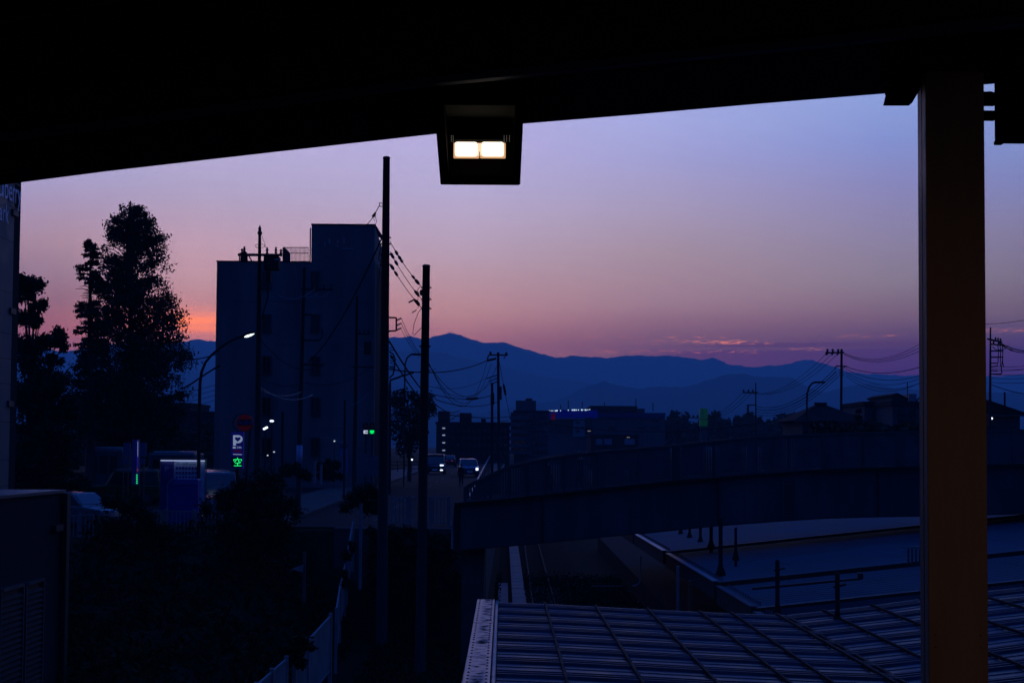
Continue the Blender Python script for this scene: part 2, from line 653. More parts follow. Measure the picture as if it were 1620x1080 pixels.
# ------------------------------------------------------------------ mountains
def ridge(name, crest, D, depth, seed):
    px = np.linspace(-500, 2150, 620)
    cy = np.interp(px, [c[0] for c in crest], [c[1] for c in crest])
    g = np.random.default_rng(seed)
    ph = g.uniform(0, 6.28, 12)
    wob = sum(np.sin(px * f + p) * a for f, p, a in zip((.051, .093, .17, .29, .47, .71), ph, (.9, .8, .7, .6, .5, .45)))
    cy = cy + wob * .7
    rows = []
    vv = np.concatenate([np.linspace(-1, 0, 22), np.linspace(0, 1, 7)[1:]])
    vs = []
    for v in vv:
        for i in range(len(px)):
            a = (px[i] - 810) / F
            h = at(px[i], cy[i], D).z - CAMZ
            yy_ = D + v * depth + (math.sin(px[i] * .013 + seed) * depth * .12)
            k = (1 - abs(v)) ** 1.25
            sp = 1 + .22 * math.sin(px[i] * .045 + v * 5 + ph[6]) * (1 - abs(v)) * abs(v) * 2 + .15 * math.sin(px[i] * .12 + v * 9 + ph[7]) * (1 - abs(v)) * abs(v) * 2
            hh = h * k * sp if abs(v) > 1e-6 else h
            vs.append((a * D * (1 + v * depth / D * .9), yy_, CAMZ + hh - (1 - k) * 6))
    n = len(px)
    fs = [(j * n + i, j * n + i + 1, (j + 1) * n + i + 1, (j + 1) * n + i) for j in range(len(vv) - 1) for i in range(n - 1)]
    m = MB()
    m.v, m.f = vs, fs
    return struct(m, name, M_MTN, True)


ridge('mountain', [(-500, 570), (0, 548), (105, 552), (150, 545), (290, 545), (320, 540), (338, 541), (400, 545), (480, 540), (560, 535), (620, 532), (650, 533),
                   (668, 538), (690, 533), (700, 530), (713, 528), (735, 536), (765, 546), (785, 545), (800, 546), (830, 553), (860, 562), (878, 567), (905, 562),
                   (930, 563), (970, 562), (1000, 560), (1050, 560), (1075, 561), (1115, 568), (1130, 567), (1150, 577), (1190, 582), (1240, 578),
                   (1262, 572), (1300, 577), (1340, 590), (1400, 592), (1450, 591), (1620, 594), (2150, 600)], 6300, 1100, 1)
ridge('mountain', [(-500, 610), (0, 602), (300, 590), (560, 566), (640, 556), (700, 560), (760, 572), (840, 590), (930, 604), (1050, 628), (1200, 640), (1620, 646), (2150, 650)], 4900, 500, 2)
ridge('mountain', [(-500, 660), (0, 652), (200, 645), (300, 642), (600, 655), (760, 652), (840, 638), (880, 631), (905, 622), (930, 610), (955, 602), (975, 609), (1000, 614),
                   (1030, 613), (1070, 615), (1100, 608), (1140, 594), (1165, 592), (1190, 597), (1235, 595), (1260, 596), (1290, 612), (1320, 620),
                   (1350, 608), (1390, 604), (1420, 612), (1460, 618), (1620, 625), (2150, 640)], 3600, 700, 3)

# the air between here and the hills
hz = MB()
hz.mm((-8200, -1500, -1.2), (8200, 7900, HAZE_TOP))
hm = bpy.data.materials.new('evening_haze')
hm.use_nodes = True
t = hm.node_tree
t.nodes.remove(t.nodes['Principled BSDF'])
pv = t.nodes.new('ShaderNodeVolumePrincipled')
pv.inputs['Color'].default_value = (.36, .79, 1.0, 1)
pv.inputs['Density'].default_value = HAZE_RHO
pv.inputs['Anisotropy'].default_value = 0.0
t.links.new(pv.outputs[0], t.nodes['Material Output'].inputs['Volume'])
hobj = hz.build('haze', hm)
hobj['kind'] = 'stuff'

# ------------------------------------------------------------------ station the picture is taken from
E0 = Vector((2.32, 7.35, 0))
ED = Vector((-.906, .423, 0))          # run of the eaves, to the left and away
EN = Vector((-.423, -.906, 0))         # back over the concourse


def ev(t_, back=0.0, z=0.0):
    return E0 + ED * t_ + EN * back + Vector((0, 0, z))


def edge_z(px, py):
    """where the picture's roof edge point lies on the eaves line"""
    r = ray(px, py)
    k = r.x
    t_ = (E0.x - k * E0.y) / (k * ED.y - ED.x)
    p = E0 + ED * t_
    return t_, CAMZ + r.z * p.y


edge_pts = [(-160, 312), (0, 293), (170, 271), (340, 251.5), (520, 231), (690, 212), (760, 204), (827, 196), (1000, 182), (1200, 164.5), (1403, 148), (1700, 121)]
ets = [edge_z(*p) for p in edge_pts]
ets.sort()
ets = [(-5.5, ets[0][1])] + ets + [(16, ets[-1][1] + .03)]


def ez(t_):
    return float(np.interp(t_, [a for a, b in ets], [b for a, b in ets]))


roof = thing('station_roof', 'dark overhanging station roof seen from below across the top', 'roof', ev(0, 4, 9.8))
O = roof.location


def swept(m, prof, t0, t1):
    """prof: list of (back, dz) polygon swept along the eaves"""
    ts = [t0] + [a for a, b in ets if t0 < a < t1] + [t1]
    n = len(prof)
    vs = []
    for t_ in ts:
        for b, dz in prof:
            vs.append(ev(t_, b, ez(t_) + dz))
    fs = []
    for i in range(len(ts) - 1):
        for k in range(n):
            fs.append((i * n + k, i * n + (k + 1) % n, (i + 1) * n + (k + 1) % n, (i + 1) * n + k))
    fs += [tuple(range(n)), tuple(reversed(range((len(ts) - 1) * n, len(ts) * n)))]
    m.add(vs, fs)
    return m


swept(MB(O), [(0, 0), (.04, 0), (.04, .42), (0, .42)], -5.5, 16).build('fascia', M_BLACK, roof)
swept(MB(O), [(.042, .003), (1.25, .06), (1.25, .09), (.042, .03)], -5.5, 16).build('soffit_board', M_CEIL, roof)
swept(MB(O), [(1.26, -.02), (1.36, -.02), (1.36, .5), (1.26, .5)], -5.5, 16).build('purlin', M_CEILB, roof)
swept(MB(O), [(1.20, -.06), (1.258, -.06), (1.258, .045), (1.20, .045)], -5.5, 16).build('edge_rail', M_STEEL, roof)
for bk in (2.9, 4.6):
    swept(MB(O), [(bk, .12), (bk + .14, .12), (bk + .14, .62), (bk, .62)], -5.5, 16).build('purlin', M_CEILB, roof)
swept(MB(O), [(1.0, .52), (11.5, .75), (11.5, .85), (1.0, .62)], -5.5, 16).build('roof_deck', M_CEIL, roof)
k = 0
for tt in [float(q) for q in np.arange(-4.6, 15.5, 1.55)]:
    m = MB(O)
    m.beam(ev(tt, .2, ez(tt) + .13), ev(tt, 1.22, ez(tt) + .19), .09, .1)
    m.beam(ev(tt, 1.38, ez(tt) + .30), ev(tt, 2.88, ez(tt) + .36), .09, .3)
    m.build('rafter', M_CEILB, roof)
for tt in [float(q) for q in np.arange(-4.0, 15.5, 3.1)]:
    m = MB(O)
    m.beam(ev(tt, 3.05, ez(tt) + .42), ev(tt, 11.3, ez(tt) + .52), .16, .34)
    m.build('main_beam', M_CEILB, roof)
m = MB(O)
m.tube([ev(tt, 2.2, ez(tt) + .28) for tt in (-5, 0, 3, 6, 9, 15)], .018, 6)
m.build('conduit', M_STEEL, roof)

# inside of the concourse behind the camera
m = MB()
m.mm((-13, -8.5, 6.2), (13, .85, 6.4))
struct(m, 'concourse_floor', M_CONC)
m = MB()
m.mm((-13, -8.7, 6.4), (13, -8.5, 10.4))
m.mm((-13.2, -8.7, 6.4), (-13, .85, 10.4))
m.mm((13, -8.7, 6.4), (13.2, .85, 10.4))
struct(m, 'concourse_wall', mat('concourse_paint', (.20, .19, .17), .8))
par = thing('parapet', 'low concrete parapet along the open side of the concourse', 'parapet', (0, .95, 6.4))
MB((0, .95, 6.4)).mm((-13, .86, 6.0), (13, 1.0, 7.35)).build('wall', M_CONC, par)
MB((0, .95, 6.4)).mm((-13, .83, 7.352), (13, 1.03, 7.41)).build('coping', M_GALV, par)

# ------------------------------------------------------------------ column on the right
cp = at(1508, 705, 7.1)
colm = thing('station_column', 'broad brown painted steel column on the right with grey strips down its side face', 'column', (cp.x, cp.y, 0))
cw = (1561 - 1468) / F * 7.1
cl = at(1468, 705, 7.1).x
m = MB(colm.location)
m.mm((cl, 7.1, 0), (cl + cw, 7.106, 10.55))
m.build('front_plate', M_COLUMN, colm, bevel=.002)
m = MB(colm.location)
m.mm((cl + .012, 7.1062, 0), (cl + cw - .012, 7.24, 10.5))
m.build('core', M_BLACK, colm)
for ya_, yb_ in ((7.1065, 7.166), (7.178, 7.243)):  # grey strips are the column's own side face, no pipe here
    m = MB(colm.location)
    m.mm((cl - .001, ya_, 0), (cl + .011, yb_, 10.5))
    m.mm((cl + cw - .011, ya_, 0), (cl + cw + .0005, yb_, 10.5))
    m.build('side_strip', M_COLSIDE, colm)
for zz_ in (7.02, 9.42):
    m = MB(colm.location)
    for q in range(4):
        m.lathe((cl + .035 + (cw - .07) * (q % 2), 7.0955, zz_ + .06 * (q // 2)), [(.006, -.004), (.006, .004)], 6)
    m.build('bolt_head', M_COLUMN, colm)
m = MB(colm.location)
m.box((cp.x, 7.17, .02), (.5, .4, .04))
m.build('base_plate', M_STEEL, colm)

# gutter outlet beside the column
g0 = at(1428, 150, 7.0)
gut = thing('gutter_outlet', 'small dark gutter outlet box beside the column top', 'gutter', g0)
m = MB(g0)
a, b, c, d = at(1408, 138, 7.0), at(1456, 141, 7.0), at(1443, 163, 7.0), at(1402, 163, 7.0)
m.prism([a, b, c, d], (0, .06, 0))
m.build('outlet_box', M_HOOD, gut)
m = MB(g0)
a, b, c, d = at(1448, 40, 7.0), at(1466, 40, 7.0), at(1456, 138, 7.0), at(1412, 136, 7.0)
m.prism([a, b, c, d], (0, .06, 0))
m.build('bracket', M_HOOD, gut)
m = MB(g0)
m.beam(at(1404, 137, 7.02), at(1404, 150, 7.02), .02, .02, up=(0, 1, 0))
m.build('hook', M_HOOD, gut)

# hanging sign box at the far right with two arms to the column
h0 = at(1600, 186, 7.2)
hs = thing('hanging_sign_box', 'black hanging signboard edge right of the column under the roof', 'signboard', h0)
m = MB(h0)
p, q = at(1576, 226, 7.2), at(1900, 120, 7.2)
m.mm((p.x, 7.2, p.z), (q.x, 7.225, q.z + .75))
m.build('box', M_HOOD, hs, bevel=.004)
m = MB(h0)
m.mm((p.x - .002, 7.19, p.z - .006), (p.x + .035, 7.23, p.z + .012))
m.build('corner_cap', M_HOOD, hs)
for y0_, y1_ in ((153, 164), (175, 187.5)):
    m = MB(h0)
    u, v = at(1562, y0_, 7.25), at(1578, y1_, 7.25)
    m.mm((u.x - .05, 7.25, v.z), (v.x, 7.31, u.z))
    m.build('bracket', M_HOOD, hs)
m = MB(h0)
m.tube([at(1556, 150, 7.27), at(1566, 149.5, 7.27), at(1577, 152, 7.27)], .016, 6)
m.build('cable', M_WIRE, hs)

# ------------------------------------------------------------------ station lamp under the eaves
Yl = 8.45
l0 = at(760, 240, Yl)
lamp = thing('station_lamp', 'black trough floodlight hanging from the roof edge with two glowing tubes', 'lamp', l0)
FR = Vector((0, 1, 0))


def lp(px, py, dy):
    return at(px, py, Yl + dy)


def plate(m, pts, th):
    n = (Vector(pts[1]) - Vector(pts[0])).cross(Vector(pts[2]) - Vector(pts[0])).normalized()
    m.prism(pts, n * th)


def side(pxb, pxt, wb, name='side_plate'):
    # cheek of the trough: seen edge-on from below, leaning out towards the top
    m = MB(l0)
    for s in (0,):
        a = lp(pxb, 292, 0)
        b = lp(pxb + wb, 292, 0)
        top_z = ez(2.6) + .5
        dx = (lp(pxt, 200, 0).x - lp(pxb, 200, 0).x)
        zz = lp(0, 200, 0).z
        vs = []
        for dy in (0, -.85):
            if dy:
                qa, qb = lp(pxt, 208, dy), lp(pxt + wb, 208, dy)
                a, b = qa, qb
            vs += [Vector((a.x, Yl + dy, a.z)), Vector((b.x, Yl + dy, b.z)), Vector((b.x + dx * .9, Yl + dy, zz + .25)), Vector((a.x + dx * 1.3, Yl + dy, zz + .25))]
        m.add(vs, [(0, 1, 2, 3), (7, 6, 5, 4), (0, 4, 5, 1), (1, 5, 6, 2), (2, 6, 7, 3), (3, 7, 4, 0)])
    m.build(name, M_HOOD, lamp)


side(697, 690, 14)
side(809.5, 813.5, 13.5)
m = MB(l0)
a, b = lp(714.5, 290.5, 0), lp(806.5, 290.5, 0)
c = lp(806, 277.5, 0)
m.mm((lp(700, 286, 0).x, Yl - .001, lp(0, 286.5, 0).z), (lp(821, 286, 0).x, Yl + .017, c.z))
m.mm((lp(715, 286, 0).x, Yl - .002, c.z - .002), (lp(806, 286, 0).x, Yl + .012, lp(0, 273.5, 0).z))
vs = [a, b, Vector((b.x, b.y - .02, c.z)), Vector((a.x, a.y - .02, c.z))]
m.prism([Vector(x) for x in vs], (0, .02, 0))
a2, b2, c2 = lp(712.5, 274.5, -.03), lp(808.5, 274.5, -.03), lp(806, 247, -.05)
m.mm((lp(700, 250, 0).x, Yl - .032, lp(0, 274, -.01).z), (lp(821, 250, 0).x, Yl - .003, lp(0, 200, 0).z + .26))
m.prism([a2, b2, Vector((b2.x, c2.y, c2.z + .35)), Vector((a2.x, c2.y, c2.z + .35))], (0, .02, 0))
m.build('front_lip', M_HOOD, lamp)
m = MB(l0)
zz = lp(0, 200, 0).z + .24
m.mm((lp(697, 250, 0).x, Yl - .85, zz), (lp(823, 250, 0).x, Yl + .0, zz + .03))
m.mm((lp(697, 250, 0).x + .01, Yl - .85, zz - .02), (lp(823, 250, 0).x - .01, Yl - .83, zz + .1))
m.mm((lp(697, 250, 0).x + .01, Yl - .88, 9.83), (lp(823, 250, 0).x - .01, Yl - .86, zz + .1))  # added flap that keeps the lamp's light off the purlin
m.build('housing_top_and_flap', M_HOOD, lamp)
m = MB(l0)
a, b = lp(716, 243, -.16), lp(800, 222, -.16)
m.mm((a.x, a.y, b.z + .002), (b.x, a.y + .1, b.z + .10))
m.mm((a.x + .16, a.y - .002, a.z - .004), (b.x - .155, a.y + .09, a.z + .012))
m.build('lamp_holder', M_HOOD, lamp)
for x0_, x1_ in ((719.5, 755), (762, 797)):
    m = MB(l0)
    a, b = lp(x0_, 244.5, -.16), lp(x1_, 224, -.16)
    m.box(((a.x + b.x) / 2, a.y + .035, (a.z + b.z) / 2), (b.x - a.x, .07, b.z - a.z))
    t_ = m.build('lamp_tube', G_LAMP, lamp, bevel=.012)
    m = MB(l0)
    m.box(((a.x + b.x) / 2, a.y + .075, (a.z + b.z) / 2), (b.x - a.x + .022, .012, b.z - a.z + .016))
    m.build('diffuser', glowmat('diffuser_glow', (1, .55, .28), .55), lamp, bevel=.005)
m = MB(l0)
a, b = lp(755.5, 243, -.15), lp(761.5, 226, -.15)
m.mm((a.x, a.y + .01, a.z), (b.x, a.y + .07, b.z))
m.build('tube_joint', glowmat('dim_tube_glow', (1, .72, .5), .9), lamp)
for x0_ in (714, 717, 797.5, 801.5, 806):
    m = MB(l0)
    for q in range(5):
        p = lp(x0_, 215 + q * 2.2, -.17)
        m.box(p, (.003, .003, .004))
    m.build('vent_hole', glowmat('vent_glow', (.5, .45, .4), .25), lamp)

# assumed lamp, unseen behind the camera, added to light the column warm
w0 = Vector((3.9, -2.6, 8.3))
wl = thing('assumed_column_lamp', 'assumed unseen warm lamp on a stand in the concourse, added to light the column', 'lamp', w0)
MB(w0).lathe(w0 + Vector((0, 0, -1.35)), [(.16, -.55), (.16, -.52), (.02, -.5), (.02, 1.25)], 10).build('stand', M_BLACK, wl)
MB(w0).lathe(w0 + Vector((0, 0, -.1)), [(.05, 0), (.08, .06), (.08, .2), (.05, .24)], 10).build('bulb', glowmat('assumed_lamp_bulb', (1, .6, .28), 3), wl)
sp_ = bpy.data.lights.new('assumed_lamp_light', 'SPOT')
sp_.energy = 90
sp_.color = (1.0, .56, .22)
sp_.spot_size = R(37)
sp_.spot_blend = 1.0
sp_.shadow_soft_size = .1
sq_ = bpy.data.lights.new('added_ceiling_fill', 'POINT')  # extra point fill added at the assumed lamp to lift the dark ceiling
sq_.energy = 8
sq_.color = (1.0, .72, .42)
sq_.shadow_soft_size = .1
sqo = bpy.data.objects.new('added_ceiling_fill', sq_)
COL.objects.link(sqo)
sqo.parent = wl
sqo.location = (0, 0, .2)
so = bpy.data.objects.new('assumed_lamp_light', sp_)
COL.objects.link(so)
so.parent = wl
tgt = Vector((cp.x + .05, 7.1, 6.9))
dirv = tgt - (w0 + Vector((0, .12, 0)))
so.location = (0, .12, 0)
so.rotation_euler = dirv.to_track_quat('-Z', 'Y').to_euler()

# ------------------------------------------------------------------ near platform roof
Yf = 25.6
D0 = ray(796, 722)
ND0 = D0.copy()


def on_edge(x):
    ypx = np.interp(x, [735, 787, 862, 942, 1024, 1106, 1156, 1228, 1244, 1302, 1378, 1455, 1620, 1760], [953, 955, 957.8, 961.8, 966.4, 970.2, 972.4, 974.9, 975.4, 969, 960.5, 950, 931, 915])
    return at(x, float(ypx), Yf)


can = thing('platform_roof', 'near ribbed sheet metal platform roof with pale riveted edge at the bottom', 'platform roof', on_edge(1000))
CO = can.location
PER = 1.13
prof = []
for k in range(10):
    b = -k * PER
    for dt, h in ((0, 0), (-.03, .04), (-.06, .04), (-.08, 0), (-.15, 0), (-.18, .04), (-.21, .04), (-.23, 0), (-.31, .0), (-.34, .04), (-.37, .04), (-.39, 0), (-.66, 0), (-.67, .012), (-.69, .012), (-.70, 0), (-.90, 0), (-.91, .006), (-.93, .006), (-.94, 0)):
        prof.append((b + dt, h))
prof = [(0.0, 0.0)] + [(a - .12, h) for a, h in prof]
UP = Vector((0, 0, 1))


def roofsheet(ea, eb, prof_, parent, material, off, name='roof_sheet', th=.035):
    m = MB(off)
    vs = []
    for t_, h in prof_:
        for e in (ea, eb):
            vs.append(e + D0 * t_ + UP * h)
    n = len(prof_)
    fs = [(2 * i, 2 * i + 2, 2 * i + 3, 2 * i + 1) for i in range(n - 1)]
    k = len(vs)
    vs += [ea - UP * th, eb - UP * th, ea + D0 * prof_[-1][0] - UP * th, eb + D0 * prof_[-1][0] - UP * th]
    fs += [(0, 1, k + 1, k), (k, k + 1, k + 3, k + 2), (0, k, k + 2, 2 * n - 2), (1, 2 * n - 1, k + 3, k + 1)]
    m.add(vs, fs)
    return m.build(name, material, parent)


seams = [789, 862, 942, 1024, 1106, 1156, 1228, 1244, 1302, 1378, 1455, 1535, 1620, 1700, 1760]
for a, b in zip(seams[:-1], seams[1:]):
    roofsheet(on_edge(a), on_edge(b), prof, can, M_ROOFB, CO)
for s in seams[1:-1]:
    if s == 1244:
        continue
    e = on_edge(s)
    m = MB(CO)
    m.beam(e + UP * .05, e + D0 * -11.2 + UP * .035, .034, .045)
    for q in range(0, 20):
        m.box(e + D0 * (-.25 - q * .565) + UP * .058, (.042, .04, .012))
    m.build('seam_strip', M_SEAM, can)
# front edge trim
m = MB(CO)
for a, b in zip(seams[:-1], seams[1:]):
    m.beam(on_edge(a) + UP * .012 + D0 * .02, on_edge(b) + UP * .012 + D0 * .02, .03, .035)
m.build('eaves_trim', M_GALV, can)
m = MB(CO)
e = on_edge(1244)
m.beam(e + UP * .02, e + D0 * -11.2 + UP * .02, .05, .03)
m.build('valley_gutter', M_SEAM, can)
# riveted flashing down the left edge, in lengths
fl, fr = at(755.5, 950, Yf) , at(782.5, 950.5, Yf)
lens = [0, -1.25, -2.35, -3.6, -4.9, -5.9, -7.3, -8.6, -9.9, -11.2]
stain = bpy.data.materials.new('stained_flashing')
stain.use_nodes = True
t = stain.node_tree
bs = t.nodes['Principled BSDF']
bs.inputs['Roughness'].default_value = .42
bs.inputs['Metallic'].default_value = .55
tcn = t.nodes.new('ShaderNodeTexCoord')
sx_ = t.nodes.new('ShaderNodeSeparateXYZ')
t.links.new(tcn.outputs['Object'], sx_.inputs[0])
nn = t.nodes.new('ShaderNodeTexNoise')
nn.inputs['Scale'].default_value = 4.5
nn.inputs['Detail'].default_value = 7
nn.inputs['Roughness'].default_value = .65
t.links.new(tcn.outputs['Object'], nn.inputs[0])
xc = (fl.x + fr.x) / 2 - CO.x + .055
dd = mth(t, 'ABSOLUTE', mth(t, 'SUBTRACT', sx_.outputs[0], xc))
mk = maprange(t, dd, .02, .12, lo=1, hi=0)
mk = mth(t, 'MULTIPLY', mk, maprange(t, nn.outputs[0], .44, .62))
t.links.new(mixc(t, mk, (.24, .19, .185), (.03, .026, .028)), bs.inputs['Base Color'])
t.links.new(mth(t, 'ADD', mth(t, 'MULTIPLY', mk, .5), .42), bs.inputs['Roughness'])
t.links.new(mth(t, 'MULTIPLY', mth(t, 'SUBTRACT', 1.0, mk), .5), bs.inputs['Specular IOR Level'])
t.links.new(mth(t, 'MULTIPLY', mth(t, 'SUBTRACT', 1.0, mk), .55), bs.inputs['Metallic'])
for a, b in zip(lens[:-1], lens[1:]):
    m = MB(CO)
    u = UP * (.03 + random.uniform(0, .008))
    m.prism([fl + D0 * a + u, fr + D0 * a + u, fr + D0 * (b + .006) + u, fl + D0 * (b + .006) + u], UP * -.012)
    fo = m.build('flashing', stain, can)
    rm = MB(CO)
    nriv = max(3, int((a - b) / .24))
    for q in range(nriv):
        tt = a - .06 - q * (a - b - .08) / nriv
        for fx in (.16, .86):
            rm.ball(fl.lerp(fr, fx) + D0 * tt + u, (.016, .016, .012), 6, 4)
    rm.build('rivet', M_SEAM, fo)
m = MB(CO)
gl = at(785.8, 953, Yf)
m.tube([gl + D0 * t_ + UP * .02 for t_ in np.linspace(0, -11.2, 12)], .028, 8)
m.build('edge_pipe', M_GALV, can, smooth=True)
m = MB(CO)
m.mm((fl.x + .02, Yf - 11, fl.z - .45), (fl.x + .06, Yf, fl.z - .0))
m.build('fascia', M_BLACK, can)
for q, yy_ in enumerate((15.5, 20.5, 25.0)):
    m = MB(CO)
    m.mm((4.1, yy_ - .1, 1.1), (4.3, yy_ + .1, 4.72))
    m.beam((4.2, yy_, 4.7), (0.1, yy_, 4.98), .14, .18)
    m.beam((4.2, yy_, 4.7), (9.5, yy_, 5.2), .14, .18)
    m.build('support_post', M_STEEL, can)

# platforms
m = MB()
m.mm((6.7, 3, -.1), (15, 110, 1.1))
struct(m, 'platform', M_ASPH)

# ------------------------------------------------------------------ far platform roofs
P0 = at(1220, 975, 33)
r_a, r_b = at(1150, 925, 41), at(1455, 893, 41)
RV = (r_b - r_a) / (r_b.x - r_a.x)


def fp(u, y, dz=0.0):
    return P0 + (y - 33) * D0 + RV * u + UP * dz


WD = 15.0
secs = [
    ('low ribbed platform roof just beyond the near roof, in deep shade', 27.5, 34.6, -.10, 'ribs', M_ROOFF, .12, .05),
    ('middle platform roof strip with a small guard rail at its right', 35.0, 40.6, -.02, 'ribs', M_ROOFF, .5, .02),
    ('wide smooth bluish platform roof below the footbridge girder', 41.2, 53.2, .06, 'flat', M_ROOFF, .55, .012),
    ('farther bluish platform roof passing under the footbridge', 54.2, 66.0, .08, 'flat', M_ROOFF, .55, .012),
    ('farthest platform roof hidden partly behind the footbridge girder', 66.8, 84.0, .08, 'flat', M_ROOFF, .55, .012),
]
for lab, y0, y1, dz, typ, mt, per, rh in secs:
    base = fp(3, (y0 + y1) / 2, dz)
    s = thing('platform_roof', lab, 'platform roof', base, group='platform roofs stepping away along the line')
    pr = []
    y = y1
    while y > y0 + per:
        w_ = min(.07, per * .2)
        pr += [(y, 0), (y - w_ * .5, rh), (y - w_ * 1.2, rh), (y - w_ * 1.7, 0)]
        y -= per if typ == 'flat' else (.34 if rh > .03 else .42)
    pr.append((y0, 0))
    us = [0, 1.9, 3.8, 5.7, 7.6, 9.5, 11.4, 13.2, WD]
    for ua, ub in zip(us[:-1], us[1:]):
        m = MB(base)
        vs = []
        for yy_, h in pr:
            vs += [fp(ua, yy_, dz + h), fp(ub - .01, yy_, dz + h)]
        n = len(pr)
        fs = [(2 * i, 2 * i + 2, 2 * i + 3, 2 * i + 1) for i in range(n - 1)]
        m.add(vs, fs)
        m.build('roof_sheet', mt, s)
    m = MB(base)
    m.beam(fp(0, y0 - .03, dz - .14), fp(WD, y0 - .03, dz - .14), .06, .3)
    m.build('eaves_board', M_BLACK, s)
    m = MB(base)
    m.beam(fp(-.06, y0, dz - .22), fp(-.06, y1, dz - .22), .1, .5)
    m.build('fascia', M_BRDGD, s)
    m = MB(base)
    m.beam(fp(-.06, y0, dz + .045), fp(-.06, y1, dz + .045), .18, .03)
    m.build('flashing', M_GALV if y0 > 40 else M_ROOFF, s)
    m = MB(base)
    yy_ = y0 + .4
    while yy_ < y1:
        m.beam(fp(.18, yy_, dz + .01), fp(.18, yy_, dz + .1), .03, .03)
        yy_ += .35
    m.build('edge_clip', M_STEEL, s)
    for yy_ in [float(q) for q in np.arange(y0 + 1.5, y1, 5.0)]:
        m = MB(base)
        p = fp(3.4, yy_, dz - .3)
        m.mm((p.x - .1, yy_ - .1, 1.1), (p.x + .1, yy_ + .1, p.z))
        m.beam((p.x, yy_, p.z), fp(0, yy_, dz - .12), .12, .2)
        m.build('support_post', M_STEEL, s)

# posts rising through the platform roofs
for (px, py_t, px_b, py_b, Yp, wpx, lab) in (
        (1228, 885, 1230, 968, 34.2, 7, 'dark steel post standing on the platform roof left of the one with the crossbar'),
        (1323, 905, 1325, 985, 24.4, 7.5, 'nearest dark steel post, on the fold of the near ribbed roof'),
        (1163, 834, 1164, 880, 45.5, 4.5, 'thin steel post on the smooth bluish roof, rightmost of its row'),
        (1139, 818, 1140, 903, 43.0, 6.5, 'tall steel post on the lower edge of the smooth roof'),
        (1125, 815, 1125, 863, 52.0, 5.5, 'steel post at the gap between two bluish roofs'),
        (1108, 812, 1108, 856, 57.5, 4.5, 'steel post under the bridge, third from the left end of the row'),
        (1091, 815, 1091, 848, 60.5, 4, 'steel post under the bridge, second from the left end of the row'),
        (1077, 815, 1077, 842, 63.5, 3.5, 'steel post under the bridge at the left end of the row')):
    b = at(px_b, py_b, Yp)
    tp = at(px, py_t, Yp)
    r = wpx / F * Yp / 2
    s = thing('roof_post', lab, 'post', b, group='steel posts rising from the platform roofs')
    MB(b).lathe(b, [(r, -.6), (r, (tp.z - b.z) * .97), (r * .7, tp.z - b.z)], 8).build('shaft', M_POLE, s)
    MB(b).lathe(b, [(r * 2.6, -.12), (r * 2.4, -.04), (r * 1.2, .14), (r * 1.1, .2)], 8).build('base_flashing', M_SEAM, s)
    if wpx > 6:
        MB(b).beam(tp + Vector((-r * 1.2, 0, -.25)), tp + Vector((r * 4, 0, -.2)), .03, .035).build('crossbar', M_POLE, s)
# guard rail on the roof
b = at(1446, 893, 40.4)
s = thing('roof_guard_rail', 'small pale guard rail on the middle platform roof left of the column', 'guard rail', b)
for k, xx in enumerate((1437, 1443, 1449, 1455)):
    MB(b).beam(at(xx, 893, 40.4), at(xx, 868, 40.4), .05, .05, up=(0, 1, 0)).build('post', M_STEEL, s)
MB(b).beam(at(1435, 866.5, 40.4), at(1462, 864, 40.4), .05, .06).build('top_rail', M_GALV, s)
# ladder-like cable tray under the roofs between fascia and near roof
b = at(1270, 960, 31.0)
s = thing('cable_tray', 'dark cable tray lying across the low ribbed roof', 'cable tray', b)
MB(b).beam(at(1190, 937, 36.6) + UP * .1, at(1362, 921, 36.6) + UP * .1, .07, .06).build('tray', M_BLACK, s)
MB(b).box(at(1361, 918, 36.6) + UP * .12, (.12, .12, .16)).build('end_box', M_BLACK, s)

# ================================================================== FOOTBRIDGE
YB = 51.0
bot = [(719, 870.5), (730.5, 869), (805.5, 863), (894, 854.5), (978, 846), (1060, 838), (1134, 831), (1227, 824), (1289, 819.5), (1381, 817), (1458, 815.5), (1620, 812), (1900, 812)]
top = [(719, 798), (730.5, 797), (817, 789.5), (840, 786.5), (954, 774), (1068, 762), (1180, 753), (1307, 744), (1456, 739), (1620, 736), (1900, 734)]
ftop = [(735, 771), (802, 739), (880, 722), (954, 714), (1068, 705), (1180, 692.5), (1300, 686.5), (1456, 682), (1620, 680), (1900, 678)]


def yi(tab, x):
    return float(np.interp(x, [a for a, b in tab], [b for a, b in tab]))


def bp(tab, x, dy=0.0, dz=0.0):
    p = at(x, yi(tab, x), YB)
    return p + Vector((0, dy, dz))


bb = at(1100, 840, YB)
br = thing('footbridge', 'long dark steel footbridge crossing the tracks with screened railings', 'footbridge', bb)
bx = [719, 726, 760, 805, 840, 894, 954, 1011, 1068, 1134, 1180, 1243, 1307, 1381, 1456, 1540, 1620, 1760, 1900]
for nm_, dy in (('girder', 0.0), ('girder', 3.2)):
    m = MB(bb)
    vs, fs = [], []
    for x in bx:
        a, b = bp(bot, x, dy), bp(top, x, dy)
        vs += [a, b, b + Vector((0, .3, 0)), a + Vector((0, .3, 0))]
    n = len(bx)
    for i in range(n - 1):
        for k in range(4):
            fs.append((i * 4 + k, (i + 1) * 4 + k, (i + 1) * 4 + (k + 1) % 4, i * 4 + (k + 1) % 4))
    fs += [(0, 1, 2, 3), tuple(reversed(range(4 * n - 4, 4 * n)))]
    m.add(vs, fs)
    m.build(nm_, M_BRDG, br)
m = MB(bb)
for a, b in zip(bx[:-1], bx[1:]):
    m.beam(bp(bot, a, .1, .0) , bp(bot, b, .1, .0), .46, .035)
m.build('bottom_flange', M_BRDGD, br)
m = MB(bb)
